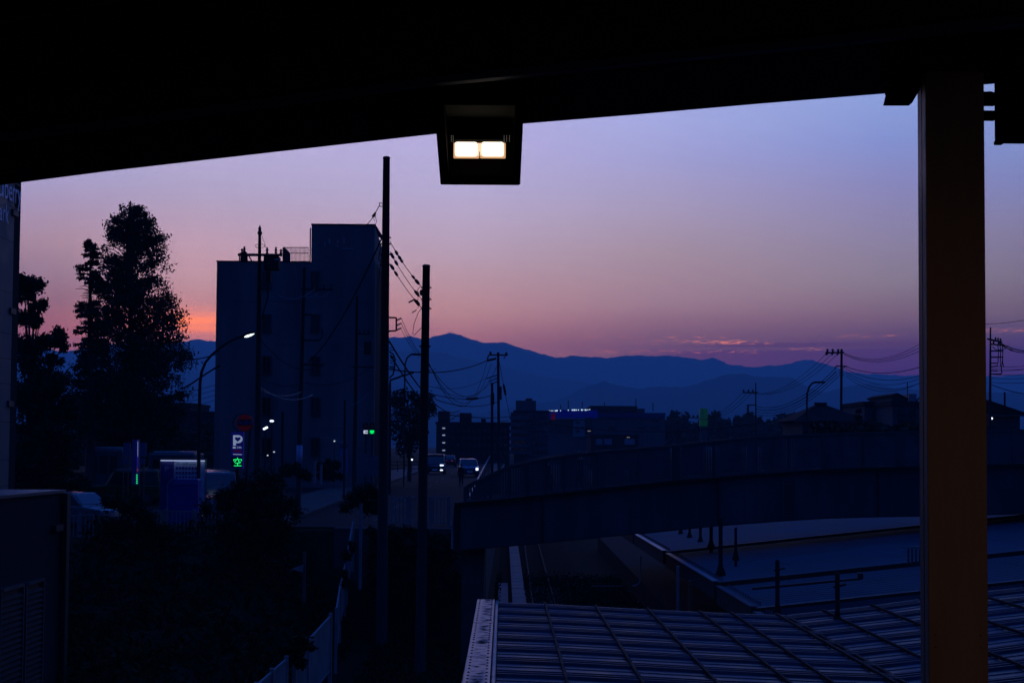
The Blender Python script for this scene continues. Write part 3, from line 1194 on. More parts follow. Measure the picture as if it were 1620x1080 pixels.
for a, b in zip(bx[:-1], bx[1:]):
    m.beam(bp(top, a, .08, .04), bp(top, b, .08, .04), .5, .075)
m.build('top_flange', M_BRDGD, br)
m = MB(bb)
for a, b in zip(bx[:-1], bx[1:]):
    pa, pb = bp(top, a, 0, -.28), bp(top, b, 0, -.28)
    m.add([pa + Vector((0, .35, 0)), pb + Vector((0, .35, 0)), pb + Vector((0, 3.15, 0)), pa + Vector((0, 3.15, 0))], [(0, 1, 2, 3)])
    m.add([pa + Vector((0, .35, -.2)), pb + Vector((0, .35, -.2)), pb + Vector((0, 3.15, -.2)), pa + Vector((0, 3.15, -.2))], [(3, 2, 1, 0)])
m.build('deck', M_ASPH, br)
m = MB(bb)
m.tube([at(716, 868, YB + .1), at(716.5, 830, YB + .1), at(719, 808, YB + .1), at(724, 800, YB + .1)], .05, 8)
m.build('end_pipe', M_FENCEW, br, smooth=True)
MB(bb).mm(at(717.5, 868, YB - .02), at(729, 800, YB - .01) + Vector((0, 0, 0))).build('end_plate', M_BRDGD, br)
for xq in (800, 905, 1000, 1095, 1180, 1330, 1410):
    MB(bb).beam(bp(bot, xq, -.012, .05), bp(top, xq, -.012, -.02), .09, .02, up=(0, 1, 0)).build('web_stiffener', M_BRDG, br)
for xq in (858, 1136, 1388):
    p_ = bp(bot, xq, -.1)
    MB(bb).tube([bp(top, xq, -.09, .0), p_ + Vector((0, 0, .03))], .045, 7).build('drain_pipe', M_BRDGD, br)
lad = MB(bb)
for x in (1238.5, 1258):
    lad.beam(at(x, 823, YB - .08), at(x, 757, YB - .08), .06, .05, up=(0, 1, 0))
lad = lad.build('access_ladder', M_STEEL, br)
for k in range(13):
    y = 760 + k * 5
    MB(bb).beam(at(1238.5, y, YB - .08), at(1258, y, YB - .08), .04, .04).build('rung', M_STEEL, lad)
# screens: see-through punched sheet, real slats in frames
px_posts = [735, 776, 806, 835, 864, 893, 952, 1011, 1070, 1130, 1189, 1249, 1308, 1366, 1425, 1485, 1545, 1605, 1665, 1725]
M_SCREEN = mat('bridge_screen', (.075, .08, .088), .5)
for dy in (.1, 3.3):
    for i, x in enumerate(px_posts):
        m = MB(bb)
        wd = .30 if (i % 2 == 0 and x > 900) else .09
        m.mm(bp(top, x, dy - .04, .07) - Vector((wd / 2, 0, 0)), bp(ftop, x, dy + .04, .0) + Vector((wd / 2, 0, 0)))
        m.build('rail_post', M_BRDG, br)
    for a, b in zip(px_posts[:-1], px_posts[1:]):
        m = MB(bb)
        pa, pb = bp(top, a, dy, .12), bp(top, b, dy, .12)
        qa, qb = bp(ftop, a, dy, -.05), bp(ftop, b, dy, -.05)
        m.beam(pa, pb, .04, .05)
        m.beam(qa, qb, .04, .05)
        nn_ = max(6, int((pb.x - pa.x) / .085))
        for k in range(nn_):
            f = (k + .5) / nn_
            u, v = pa.lerp(pb, f), qa.lerp(qb, f)
            m.add([u + Vector((-.033, 0, 0)), u + Vector((.033, 0, 0)), v + Vector((.033, 0, 0)), v + Vector((-.033, 0, 0))], [(0, 1, 2, 3)])
        m.build('screen_panel', M_SCREEN, br)
    m = MB(bb)
    for a, b in zip(px_posts[:-1], px_posts[1:]):
        m.beam(bp(ftop, a, dy), bp(ftop, b, dy), .09, .06)
    m.build('handrail', M_STEEL, br)
for x in (748, 1700):
    b0 = bp(bot, x, 1.7)
    MB(bb).mm((b0.x - .4, b0.y - 1.4, -.2), (b0.x + .4, b0.y + 1.4, b0.z - .02)).build('pier', M_CONC, br)

# guard rail of the road that climbs to the bridge
b = at(741, 787, 55)
s = thing('road_guard_rail', 'pale sloping handrail beside the two cars on the road', 'guard rail', b)
e = at(775, 721, 104)
MB(b).tube([b, b.lerp(e, .5) + UP * .03, e], .045, 8).build('handrail', M_GALV, s, smooth=True)
for k in range(11):
    p = b.lerp(e, k / 10)
    MB(b).mm((p.x - .03, p.y - .03, gz(min(p.x, -1.4), p.y)), (p.x + .03, p.y + .03, p.z)).build('post', M_STEEL, s)

# ================================================================== FENCES
def picket_fence(name, label, pts, h, gap, wd, material, group=None, rail=.05, solid=False):
    """pts: list of world foot points; every bay between two points is a panel of its own"""
    base = Vector(pts[0])
    s = thing(name, label, 'fence', base, group=group)
    for a, b in zip(pts[:-1], pts[1:]):
        a, b = Vector(a), Vector(b)
        m = MB(base)
        m.beam(a + UP * (h - .04), b + UP * (h - .04), rail, rail)
        m.beam(a + UP * .14, b + UP * .14, rail, rail)
        n = max(2, int((b - a).length / gap))
        for k in range(n):
            p = a.lerp(b, (k + .5) / n)
            m.beam(p + UP * .14, p + UP * (h - .06), wd, .02, up=(b - a).cross(UP))
        m.build('panel', material, s)
    for p in pts:
        p = Vector(p)
        MB(base).mm((p.x - .045, p.y - .045, p.z - .5), (p.x + .045, p.y + .045, p.z + h + .05)).build('post', material, s)
    return s


def foot(px, py_top, Y, h):
    p = at(px, py_top, Y)
    return Vector((p.x, p.y, p.z - h))


HF = 1.55
picket_fence('track_fence', 'pale boarded fence climbing the bank, lowest stretch at the bottom edge',
             [foot(380, 1108, 30, HF), foot(405, 1082, 31, HF), foot(430, 1060, 32, HF), foot(453, 1040, 33, HF)], HF, .1, .075, M_FENCEW, 'stepped fence stretches up the bank')
picket_fence('track_fence', 'pale boarded fence stretch in the middle of the bank, widest one',
             [foot(466, 1030, 34, HF), foot(487, 1011, 35, HF), foot(523, 972, 37, HF)], HF, .1, .075, M_FENCEW, 'stepped fence stretches up the bank')
picket_fence('track_fence', 'pale boarded fence stretch seen nearly edge-on halfway up the bank',
             [foot(532, 963, 46, HF), foot(538, 925, 51, HF), foot(546, 891, 56, HF)], HF, .1, .075, M_FENCEW, 'stepped fence stretches up the bank')
picket_fence('track_fence', 'topmost pale fence stretch near the street, seen edge-on',
             [foot(549, 872, 55, HF), foot(559, 822, 57, HF)], HF, .1, .075, M_FENCEW, 'stepped fence stretches up the bank')
p = at(571, 798, 50)
b = Vector((p.x, p.y, at(571, 918, 50).z))
s = thing('marker_post', 'tall pale slim post beside the topmost fence stretch', 'post', b)
MB(b).mm((b.x - .05, b.y - .05, b.z - .3), (b.x + .05, b.y + .05, p.z)).build('shaft', M_FENCEW, s)
MB(b).mm((b.x - .06, b.y - .06, p.z), (b.x + .06, b.y + .06, p.z + .03)).build('cap', M_STEEL, s)

zf = 60.0
picket_fence('street_fence', 'pale street fence at the road end between the big poles and the bridge',
             [Vector((at(x, 705, 59.2).x, 59.2, 4.66)) for x in (612, 648, 684, 712)], 1.2, .14, .05, M_FENCEW, 'street fences above the bank')
picket_fence('street_fence', 'pale lot fence in front of the blue parking board',
             [Vector((at(x, 705, 56).x, 56, 8 - (yb - HOR) / F * 56)) for x, yb in ((236, 860), (265, 860), (309, 861), (352, 861))], 1.25, .14, .05, M_FENCEW, 'street fences above the bank')
picket_fence('street_fence', 'pale lot fence below the parked white car by the low wall',
             [Vector((at(x, 705, 56).x, 56, 8 - (yb - HOR) / F * 56)) for x, yb in ((92, 876), (128, 876), (166, 874))], 1.45, .14, .05, M_FENCEW, 'street fences above the bank')
# arched hoop guard at the foot of the street pole
p0 = Vector((at(622, 705, 60.6).x, 60.6, 4.66))
s = thing('hoop_guard', 'pale arched hoop guard at the foot of the tall street pole', 'barrier', p0)
MB(p0).tube([p0, p0 + UP * .8, p0 + Vector((.12, 0, 1.0)), p0 + Vector((.45, 0, 1.05)), p0 + Vector((.62, 0, .85)), p0 + Vector((.66, 0, 0))], .04, 8).build('hoop', M_FENCEW, s, smooth=True)
MB(p0).beam(p0 + UP * .5, p0 + Vector((.66, 0, .5)), .04, .05).build('crossbar', M_FENCEW, s)

# ================================================================== LEFT EDGE BUILDINGS
# tall sign wall
XW = at(21, 705, 45).x


def wp(y, z):
    return Vector((XW - (y - 45) * .035, y, z))


b = wp(44, 4.4)
s = thing('shop_building', 'tall pale panelled shop wall with cut-off sign letters at the left edge', 'building', b)
zs = [3.6]
for yy_ in (768, 727, 667, 607, 568, 528, 463, 382, 300, 230, 160):
    zs.append(at(10, yy_, 44.3).z)
for a_, c_ in zip(zs[:-1], zs[1:]):
    m = MB(b)
    p, q = wp(36, a_ + .006), wp(44.6, a_ + .006)
    p2, q2 = wp(36, c_ - .006), wp(44.6, c_ - .006)
    m.prism([p, q, q2, p2], (-.06, 0, 0))
    m.build('wall_panel', M_WALLP, s)
m = MB(b)
p, q = wp(36, 3.6), wp(45, 3.6)
m.prism([p + Vector((-.07, 0, 0)), q + Vector((-.07, 0, 0)), q + Vector((-6, 0, 0)), p + Vector((-6, 0, 0))], (0, 0, 16.5))
m.build('wall', M_FARD, s)
m = MB(b)
q = wp(45.02, 3.6)
m.mm((q.x - .1, 44.62, 3.6), (q.x + .02, 45.14, 20))
m.build('corner_trim', M_FARD, s)
for yy_ in (340, 494, 639):
    p = at(19, yy_, 44.9)
    MB(b).mm((q.x - .05, 44.3, p.z - .09), (q.x + .09, 44.75, p.z + .09)).build('bracket', M_BLACK, s)
G_LET = mat('sign_letter_white', (.60, .66, .80), .5)
M_SIGNBACK = mat('sign_back_panel', (.03, .032, .04), .6)
SIGN = (('u', 42.98, 43.46, 0), ('b', 43.57, 43.88, 0), ('e', 43.94, 44.22, 0), ('r', 44.29, 44.47, 0), ('r', 44.51, 44.69, 0), ('y', 44.72, 45.02, 0),
        ('P', 42.62, 42.98, 1), ('a', 43.06, 43.40, 1), ('r', 43.48, 43.65, 1), ('k', 43.69, 43.95, 1))
for ch, y0_, y1_, row in SIGN:
    zb_ = at(22, 322, 44.6).z if row == 0 else at(9, 352.5, 43.8).z
    me = text_mesh(ch, 1.0 if row == 0 else .84, .004, G_LET)
    xsv = [v.co.x for v in me.vertices]
    sc_x = (y1_ - y0_) / max(max(xsv) - min(xsv), .05)
    o = inst(me, 'letter', s, (0, 0, 0), rot=(math.pi / 2, 0, math.pi / 2), scale=(sc_x, 1, 1))
    o.location = Vector((wp(44.6, 0).x + .05, y0_ - min(xsv) * sc_x, zb_)) - b
m = MB(b)
zq = at(22, 322, 44.6).z
m.mm((wp(44.6, 0).x - .02, 42.6, zq - .16), (wp(44.6, 0).x + .02, 45.1, zq - .12))
m.mm((wp(44.6, 0).x - .02, 42.6, zq + .62), (wp(44.6, 0).x + .02, 45.1, zq + .66))
m.build('sign_rail', M_BLACK, s)

# low flat-roofed wall in the corner, with louvres
vdir = Vector((.022, 1, 0))
c0 = at(101, 705, 35)


def lw(y, z, out=0.0):
    k = y - 35
    return Vector((c0.x + vdir.x * k + out, y, z))


zt = at(101, 779, 35).z
b = lw(32, 1.5)
s = thing('low_building', 'low dark flat-roofed building with louvred windows in the bottom left corner', 'building', b)
m = MB(b)
m.prism([lw(24, .2), lw(35, .2), lw(35, .2) + Vector((-7, 0, 0)), lw(24, .2) + Vector((-7, 0, 0))], (0, 0, zt - .2))
m.build('wall', mat('grey_render', (.026, .027, .031), .95, scale=1, var=.12, spec=.1), s)
m = MB(b)
m.prism([lw(24, zt + .002, .06), lw(35.06, zt + .002, .06), lw(35.06, zt + .002, -7), lw(24, zt + .002, -7)], (0, 0, .07))
m.build('coping', M_STEEL, s)
MB(b).mm(lw(34.85, .2, .005), lw(35.1, zt - .01, .16)).build('corner_post', M_BLACK, s)
MB(b).mm(lw(34.2, zt - .9, .01), lw(34.75, zt - .75, .12)).build('bracket', M_BLACK, s)
for ya, yb in ((30.98, 32.25), (32.5, 33.55)):
    zt_, zb_ = at(30, 936, 32).z + .1, .9
    m = MB(b)
    m.mm(lw(ya, zt_, .005), lw(yb, zt_ + .07, .09))
    m.mm(lw(ya - .07, zb_, .005), lw(ya, zt_ + .07, .09))
    m.mm(lw(yb, zb_, .005), lw(yb + .07, zt_ + .07, .09))
    fr_ = m.build('louvre_window', M_FRAME, s)
    MB(b).mm(lw(ya, zb_, .004), lw(yb, zt_, .012)).build('backing', M_BLACK, fr_)
    n = int((zt_ - zb_) / .125)
    for k in range(n):
        z = zb_ + .06 + k * .125
        m = MB(b)
        p, q = lw(ya + .01, z, .035), lw(yb - .01, z, .035)
        m.prism([p + Vector((0, 0, .045)), p + Vector((.045, 0, -.035)), p + Vector((.055, 0, -.03)), p + Vector((.01, 0, .05))], q - p)
        m.build('slat', mat('slat_grey', (.028, .03, .033), .8, spec=.15), fr_)

# ================================================================== APARTMENT BLOCK
DA = 102.0
xa, xb_ = at(338.5, 705, DA).x, at(591, 705, DA).x
zroof = at(400, 414, DA).z
b = Vector(((xa + xb_) / 2, DA, float(street_z(DA))))
ap = thing('apartment_block', 'plain slab apartment block with a taller stair tower on its roof', 'building', b)
dep = 8.0
m = MB(b)
xr = at(603.5, 705, DA + dep).x
m.add([(xa, DA, 4), (xb_, DA, 4), (xr, DA + dep, 4), (xa, DA + dep, 4), (xa, DA, zroof), (xb_, DA, zroof), (xr, DA + dep, zroof), (xa, DA + dep, zroof)],
      [(3, 2, 1, 0), (4, 5, 6, 7), (0, 1, 5, 4), (1, 2, 6, 5), (2, 3, 7, 6), (3, 0, 4, 7)])
m.build('wall', M_BLDG, ap)
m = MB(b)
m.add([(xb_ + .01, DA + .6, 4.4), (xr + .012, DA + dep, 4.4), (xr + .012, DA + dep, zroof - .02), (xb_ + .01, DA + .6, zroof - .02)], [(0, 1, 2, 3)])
m.build('side_shade_sheet', M_FARD, ap)  # dark sheet that paints shade onto the right side face
m = MB(b)
m.mm((xa - .05, DA - .05, zroof + .002), (at(487, 705, DA).x, DA + dep + .05, zroof + .06))
m.build('parapet_cap', M_FARD, ap)
xt0, xt1 = at(488.5, 705, DA).x, at(589, 705, DA).x
xt2 = at(593, 705, DA + 2.2).x
ztw = at(540, 356, DA).z
m = MB(b)
m.add([(xt0, DA - .003, zroof - .5), (xt1, DA - .003, zroof - .5), (xt2, DA + 2.2, zroof - .5), (xt2, DA + 6, zroof - .5), (xt0, DA + 6, zroof - .5),
       (xt0, DA - .003, ztw), (xt1, DA - .003, ztw), (xt2, DA + 2.2, ztw - .75), (xt2, DA + 6, ztw - .75), (xt0, DA + 6, ztw)],
      [(4, 3, 2, 1, 0), (5, 6, 7, 8, 9), (0, 1, 6, 5), (1, 2, 7, 6), (2, 3, 8, 7), (3, 4, 9, 8), (4, 0, 5, 9)])
tw = m.build('stair_tower', M_BLDG, ap)
m = MB(b)
m.mm((xt0 - .04, DA - .06, ztw + .003), (xt1 + .04, DA + 6, ztw + .08))
m.build('tower_cap', M_FARD, tw)
MB(b).tube([(xt0 - .07, DA - .08, zroof), (xt0 - .07, DA - .08, ztw - .25)], .05, 6).build('downpipe', M_STEEL, tw)
for xp, zt2 in ((345, zroof), (470, zroof), (585, zroof)):
    p = at(xp, 600, DA)
    MB(b).tube([(p.x, DA - .07, 4.6), (p.x, DA - .07, zt2 - .1)], .045, 6).build('downpipe', M_BLDG, ap)
for yc in (477, 544, 610, 675):
    zc = at(460, yc, DA).z
    MB(b).mm((xa + .02, DA - .015, zc - .03), (xb_ - .02, DA - .001, zc + .03)).build('floor_joint', M_BLDG, ap)
# ghost of removed lettering: a few pale strokes standing slightly proud on the tower
M_GHOST = mat('faded_mark', (.26, .27, .28), .9)
for (x0_, y0_, x1_, y1_) in ((513, 383, 515, 389), (520, 377, 522.5, 386), (533, 380, 536, 384), (543, 376, 545.5, 385), (541, 392.5, 559, 394), (531, 388, 536, 390)):
    MB(b).mm(at(x0_, y1_, DA - .02), at(x1_, y0_, DA - .02) + Vector((0, .01, 0))).build('faded_mark', M_GHOST, tw)
winm = None
for xw in (422, 499):
    for yc in (443, 511, 577, 642, 706):
        p = at(xw, yc, DA)
        wv, hv = 13.5 / F * DA, 27 / F * DA
        m = MB(b)
        for (c_, d_) in (((0, 0, hv / 2), (wv + .1, .14, .06)), ((0, 0, -hv / 2), (wv + .14, .2, .06)), ((-wv / 2, 0, 0), (.06, .14, hv)), ((wv / 2, 0, 0), (.06, .14, hv)), ((0, .0, 0), (.04, .1, hv))):
            m.box(p + Vector(c_) + Vector((0, -.05, 0)), d_)
        wo = m.build('window', M_FRAME, ap)
        MB(b).box(p + Vector((0, -.015, 0)), (wv, .02, hv)).build('pane', M_GLASS, wo)
# roof railing with slats and plant box on the roof
r0 = thing('roof_railing', 'open picket railing on the flat roof beside the stair tower', 'railing', at(447, 414, DA))
r0p = at(447, 414, DA)
for yy_ in (391.5, 400.5):
    MB(r0p).beam(at(448, yy_, DA + 1), at(488, yy_, DA + 1), .05, .05).build('rail', M_BLACK, r0)
for k in range(20):
    x = 449 + k * 2.05
    MB(r0p).beam(at(x, 413.5, DA + 1), at(x, 391.5, DA + 1), .028, .028, up=(0, 1, 0)).build('picket', M_BLACK, r0)
MB(r0p).prism([at(447, 414, DA + .8), at(458.5, 414, DA + .8), at(458.5, 400, DA + .8), at(450, 391, DA + .8), at(447, 391, DA + .8)], (0, .3, 0)).build('stair_side', M_BLACK, r0)
# ================================================================== FAR BUILDINGS
def block(name, label, x0, x1, ytop, D, depth, material, group=None, zb=None):
    a, c = at(x0, 705, D).x, at(x1, 705, D).x
    zt_ = at((x0 + x1) / 2, ytop, D).z
    zb = 4.6 if zb is None else zb
    b = Vector(((a + c) / 2, D, zb))
    s = thing(name, label, 'building', b, group=group)
    MB(b).mm((a, D, zb - .5), (c, D + depth, zt_)).build('wall', material, s)
    MB(b).mm((a - .15, D - .15, zt_ + .003), (c + .15, D + depth + .15, zt_ + .35)).build('roof', M_FARD, s)
    return s, b, a, c, zt_


def winrow(s, b, D, x0, x1, y, n, wpx, hpx, material=None, dy=.06):
    me = None
    for k in range(n):
        x = x0 + (x1 - x0) * (k + .5) / n
        p = at(x, y, D)
        if me is None:
            me = MB().box((0, 0, 0), (wpx / F * D, .12, hpx / F * D)).mesh('window', material or M_GLASS)
            mf = MB().box((0, .02, -hpx / F * D / 2 - .08), (wpx / F * D + .2, .2, .12)).mesh('sill', M_FARD)
        o = inst(me, 'window', s, p - b + Vector((0, -dy, 0)))
        inst(mf, 'sill', o)


s, b, a, c, zt_ = block('apartment_tower', 'mid-rise apartment building with long balconies left of the lit store', 813, 868, 652, 250, 14, M_FARW)
MB(b).mm(at(816, 652, 254), Vector((at(848, 633.5, 254).x, 262, at(848, 633.5, 254).z))).build('penthouse', M_FARW, s)
MB(b).mm(at(832, 634, 255), Vector((at(842, 630, 255).x, 259, at(842, 630, 255).z))).build('lift_housing', M_FARD, s)
for k in range(6):
    y0_ = 659 + k * 11
    m = MB(b)
    m.mm(at(806, y0_ + 4, 248.6), Vector((at(840, y0_ - 1.5, 249.5).x, 249.9, at(840, y0_ - 1.5, 248.6).z)))
    m.build('balcony', M_FARW, s)
    MB(b).mm(at(808, y0_ - 1.6, 249.8), Vector((at(833, y0_ - 6.6, 249.8).x, 249.96, at(833, y0_ - 6.6, 249.8).z))).build('window', M_GLASS, s)
    winrow(s, b, 250, 842, 866, y0_ - 2, 4, 3, 5)
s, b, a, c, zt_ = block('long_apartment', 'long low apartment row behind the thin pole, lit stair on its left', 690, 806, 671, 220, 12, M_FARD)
for x0_, x1_, yt in ((693, 710, 650), (727, 745, 653), (761, 768, 662)):
    MB(b).mm(at(x0_, 671, 222), Vector((at(x1_, yt, 222).x, 228, at(x1_, yt, 222).z))).build('roof_house', M_FARD, s)
for k in range(4):
    winrow(s, b, 220, 712, 804, 680 + k * 12, 11, 4.5, 5)
for yy_ in (677, 688, 700, 712):
    MB(b).box(at(702, yy_, 219.8), (.42, .1, .18)).build('stair_lamp', glowmat('stair_lamp_glow', (.5, .62, .9), .45), s)
# the store with the lit blue band
s, b, a, c, zt_ = block('store_building', 'wide two-storey store with lit blue sign band and roof lamps', 868, 1052, 655, 300, 30, M_FARW)
MB(b).mm(at(868, 661, 299.6), Vector((at(946, 648.5, 299.6).x, 299.95, at(946, 648.5, 299.6).z))).build('sign_band', G_BLUESHOP, s)
MB(b).mm(at(947, 660, 299.7), Vector((at(1052.5, 653.5, 299.6).x, 299.95, at(1052.5, 653.5, 299.6).z))).build('sign_band', mat('blue_band_unlit', (.01, .01, .12), .6), s)
MB(b).mm(at(872, 664, 299.3), Vector((at(878.5, 654, 299.6).x, 299.58, at(878.5, 654, 299.6).z))).build('red_emblem', glowmat('red_emblem_glow', (.10, .0, .01), .25), s)
MB(b).mm(at(868, 662.5, 299.4), Vector((at(926, 661.2, 299.4).x, 299.9, at(926, 661.2, 299.4).z))).build('canopy_edge', M_GALV, s)
MB(b).mm(at(869, 683, 299.8), Vector((at(906, 664.5, 299.8).x, 299.97, at(906, 664.5, 299.8).z))).build('shop_window', M_GLASS, s)
MB(b).mm(at(907, 690, 299.5), Vector((at(925, 665, 299.5).x, 299.98, at(925, 665, 299.5).z))).build('pale_wall', mat('pale_far_wall', (.22, .23, .27), .8), s)
MB(b).mm(at(927, 690, 299.6), Vector((at(937, 660.5, 299.6).x, 299.98, at(937, 660.5, 299.6).z))).build('entrance', M_GLASS, s)
for x0_, yy_ in ((912, 676.5), (921, 676.5), (914, 668), (914, 682)):
    MB(b).box(at(x0_, yy_, 299.4), (.9, .1, .45)).build('window', M_GLASS, s)
for x0_, x1_, yy_ in ((962, 976, 660.5), (962, 976, 676), (1009, 1021, 676), (1030, 1043, 676), (1030, 1043, 664)):
    MB(b).mm(at(x0_, yy_ + 2, 299.8), Vector((at(x1_, yy_ - 2, 299.8).x, 299.97, at(x1_, yy_ - 2, 299.8).z))).build('window', M_GLASS, s)
MB(b).mm(at(934, 655, 308), Vector((at(1008, 642, 308).x, 326, at(1008, 642, 308).z))).build('parking_deck', M_FARD, s)
MB(b).mm(at(1008, 655, 310), Vector((at(1020, 646, 310).x, 322, at(1020, 646, 310).z))).build('parking_deck', M_FARW, s)
lm = MB().ball((0, 0, 0), (.17, .15, .17), 6, 4).mesh('roof_lamp', glowmat('roof_lamp_glow', (.55, .75, .9), 1.1))
for x, yy_ in ((869, 649.5), (872, 649.5), (874.5, 649.5), (878.5, 649.5), (881, 649.3), (886.7, 649.3), (899, 648.6), (905.5, 648.3), (908.5, 648.3), (911.5, 648.3), (915, 648.2), (920.5, 648.2), (924, 648), (926.7, 648.2), (930, 648), (933, 647.6)):
    q = random.uniform(.55, 1.1)
    inst(lm, 'roof_lamp', s, at(x, yy_, 299.2) - b, scale=(q, q, q))
for x, yt in ((899, 633), (921, 635), (956, 636), (1006, 630), (1033, 637), (887, 640)):
    MB(b).beam(at(x, 650, 301), at(x, yt, 301), .16, .16, up=(0, 1, 0)).build('mast', M_FARD, s)
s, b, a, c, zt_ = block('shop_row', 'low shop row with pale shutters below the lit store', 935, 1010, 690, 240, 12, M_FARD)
for x0_, x1_ in ((943, 953), (956, 968), (988, 1004)):
    MB(b).mm(at(x0_, 703, 239.8), Vector((at(x1_, 694, 239.8).x, 239.96, at(x1_, 694, 239.8).z))).build('shutter', mat('shutter_pale', (.18, .2, .28), .7), s)
MB(b).box(at(932, 681.5, 238), (.5, .3, .12)).build('street_light', glowmat('far_warm_white', (1, .8, .6), .22), s)
MB(b).box(at(994, 691.5, 238), (.5, .3, .10)).build('street_light', MATS['far_warm_white'], s)
# green pylon sign
b = Vector((at(1114, 705, 230).x, 230, 5))
s = thing('pylon_sign', 'tall green pylon sign on a pale base right of the store', 'sign', b)
MB(b).mm(at(1107.5, 674, 230), Vector((at(1119.5, 646, 230).x, 231, at(1119.5, 646, 230).z))).build('sign_panel', glowmat('sign_green_glow', (.01, .16, .07), .10), s)  # faint emission added to the panel to make the green visible
MB(b).mm(at(1108.5, 700, 230.1), Vector((at(1119, 674.3, 230).x, 230.9, at(1119, 674.3, 230).z))).build('base', M_FARW, s)
for k in range(3):
    MB(b).box(at(1111.5 + (k == 2) * 1.5, 652 + k * 4.5, 229.95), (.25 + .3 * (k > 0), .05, .5 if k == 0 else .1)).build('sign_mark', mat('sign_pale_green', (.2, .35, .22), .5), s)


def house(name, label, x0, x1, yeave, xap, yap, D, depth, hip=True):
    a, c = at(x0, 705, D).x, at(x1, 705, D).x
    ze, za = at(xap, yeave, D).z, at(xap, yap, D).z
    b = Vector(((a + c) / 2, D, 4.6))
    s = thing(name, label, 'house', b)
    MB(b).mm((a + .7, D + .4, 3.9), (c - .7, D + depth - .4, ze + .02)).build('wall', M_FARW, s)
    xm = at(xap, 705, D).x
    m = MB(b)
    yq = D + depth / 2
    if hip:
        m.add([(a, D, ze), (c, D, ze), (c, D + depth, ze), (a, D + depth, ze), (xm - .4, yq - .2, za), (xm + .4, yq + .2, za)],
              [(3, 2, 1, 0), (0, 1, 5, 4), (1, 2, 5), (2, 3, 4, 5), (3, 0, 4)])
    else:
        m.add([(a, D, ze), (c, D, ze), (xm, D, za), (a, D + depth, ze), (c, D + depth, ze), (xm, D + depth, za)],
              [(0, 1, 2), (5, 4, 3), (0, 2, 5, 3), (2, 1, 4, 5), (1, 0, 3, 4)])
    rf = m.build('roof', M_ROOFT, s)
    MB(b).mm((a, D - .08, ze - .14), (c, D - .02, ze - .01)).build('gutter', M_FRAME, rf)
    MB(b).mm((xm - .5, yq - .15, za - .02), (xm + .5, yq + .15, za + .16)).build('ridge_tile', M_ROOFT, rf)
    for q in (.25, .6):
        p = Vector((a + (c - a) * q, D + .37, ze - 1.3))
        wo = MB(b).box(p, (1.5, .08, 1.1)).build('window', M_FRAME, s)
        MB(b).box(p + Vector((0, -.045, 0)), (1.36, .02, .96)).build('pane', M_GLASS, wo)
    return s, b


house('tiled_house', 'dark hip-roofed house under the pole with two crossarms', 1257, 1377, 665, 1318, 637, 112, 9)
s, b, a, c, zt_ = block('flat_house', 'boxy two-storey house left of the column, lower left block', 1368, 1412, 641, 130, 9, M_FARW)
winrow(s, b, 130, 1376, 1410, 655, 2, 8, 9)
MB(b).mm(at(1386, 641, 131), Vector((at(1412, 633, 131).x, 137, at(1412, 633, 131).z))).build('upper_block', M_FARW, s)
s, b, a, c, zt_ = block('gabled_house', 'house with a slanting roof and chimney box beside the column', 1412, 1470, 641, 124, 9, M_FARW)
m = MB(b)
m.prism([at(1411, 626, 124), at(1420, 622.5, 124), at(1436, 631, 124), at(1436, 642, 124), at(1413, 642, 124)], (0, 8, 0))
m.build('roof_gable', M_FARW, s)
m = MB(b)
m.prism([at(1410, 625, 123.7), at(1420, 621, 123.7), at(1437, 630, 123.7), at(1437, 632.5, 123.7), at(1420, 624, 123.7), at(1411, 627.5, 123.7)], (0, 8.6, 0))
m.build('roof_edge', M_ROOFT, s)
MB(b).mm(at(1438, 641, 126), Vector((at(1450, 623, 126).x, 128, at(1450, 623, 126).z))).build('water_tank', mat('tank_grey', (.2, .21, .24), .7), s)
MB(b).beam(at(1435.5, 640, 126), at(1435.5, 604, 126), .07, .07, up=(0, 1, 0)).build('antenna', M_FRAME, s)
winrow(s, b, 124, 1416, 1452, 651, 2, 9, 8)
winrow(s, b, 124, 1416, 1452, 667, 2, 9, 8)
house('gabled_house', 'dark house with a sloping roof right of the column with a lit lamp', 1540, 1632, 655, 1563, 632, 105, 8, False)
b = at(1567.5, 661.5, 104)
s = thing('porch_lamp', 'tiny bright lamp on the dark house right of the column', 'lamp', b)
MB(b).ball(b, (.16, .1, .1), 8, 5).build('bulb', G_WHITE, s)
MB(b).mm((b.x - .03, b.y, b.z - .02), (b.x + .03, b.y + .5, b.z + .05)).build('bracket', M_BLACK, s)
# dim block behind the trees on the left
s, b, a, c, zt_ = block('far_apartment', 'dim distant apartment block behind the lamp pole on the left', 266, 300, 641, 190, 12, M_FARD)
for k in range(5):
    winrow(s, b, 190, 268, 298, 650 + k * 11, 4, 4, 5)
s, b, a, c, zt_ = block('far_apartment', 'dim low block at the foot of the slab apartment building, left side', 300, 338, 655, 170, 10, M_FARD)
for k in range(4):
    winrow(s, b, 170, 302, 337, 663 + k * 12, 4, 4.5, 5)

# ================================================================== TREES
import mathutils.noise as mnoise

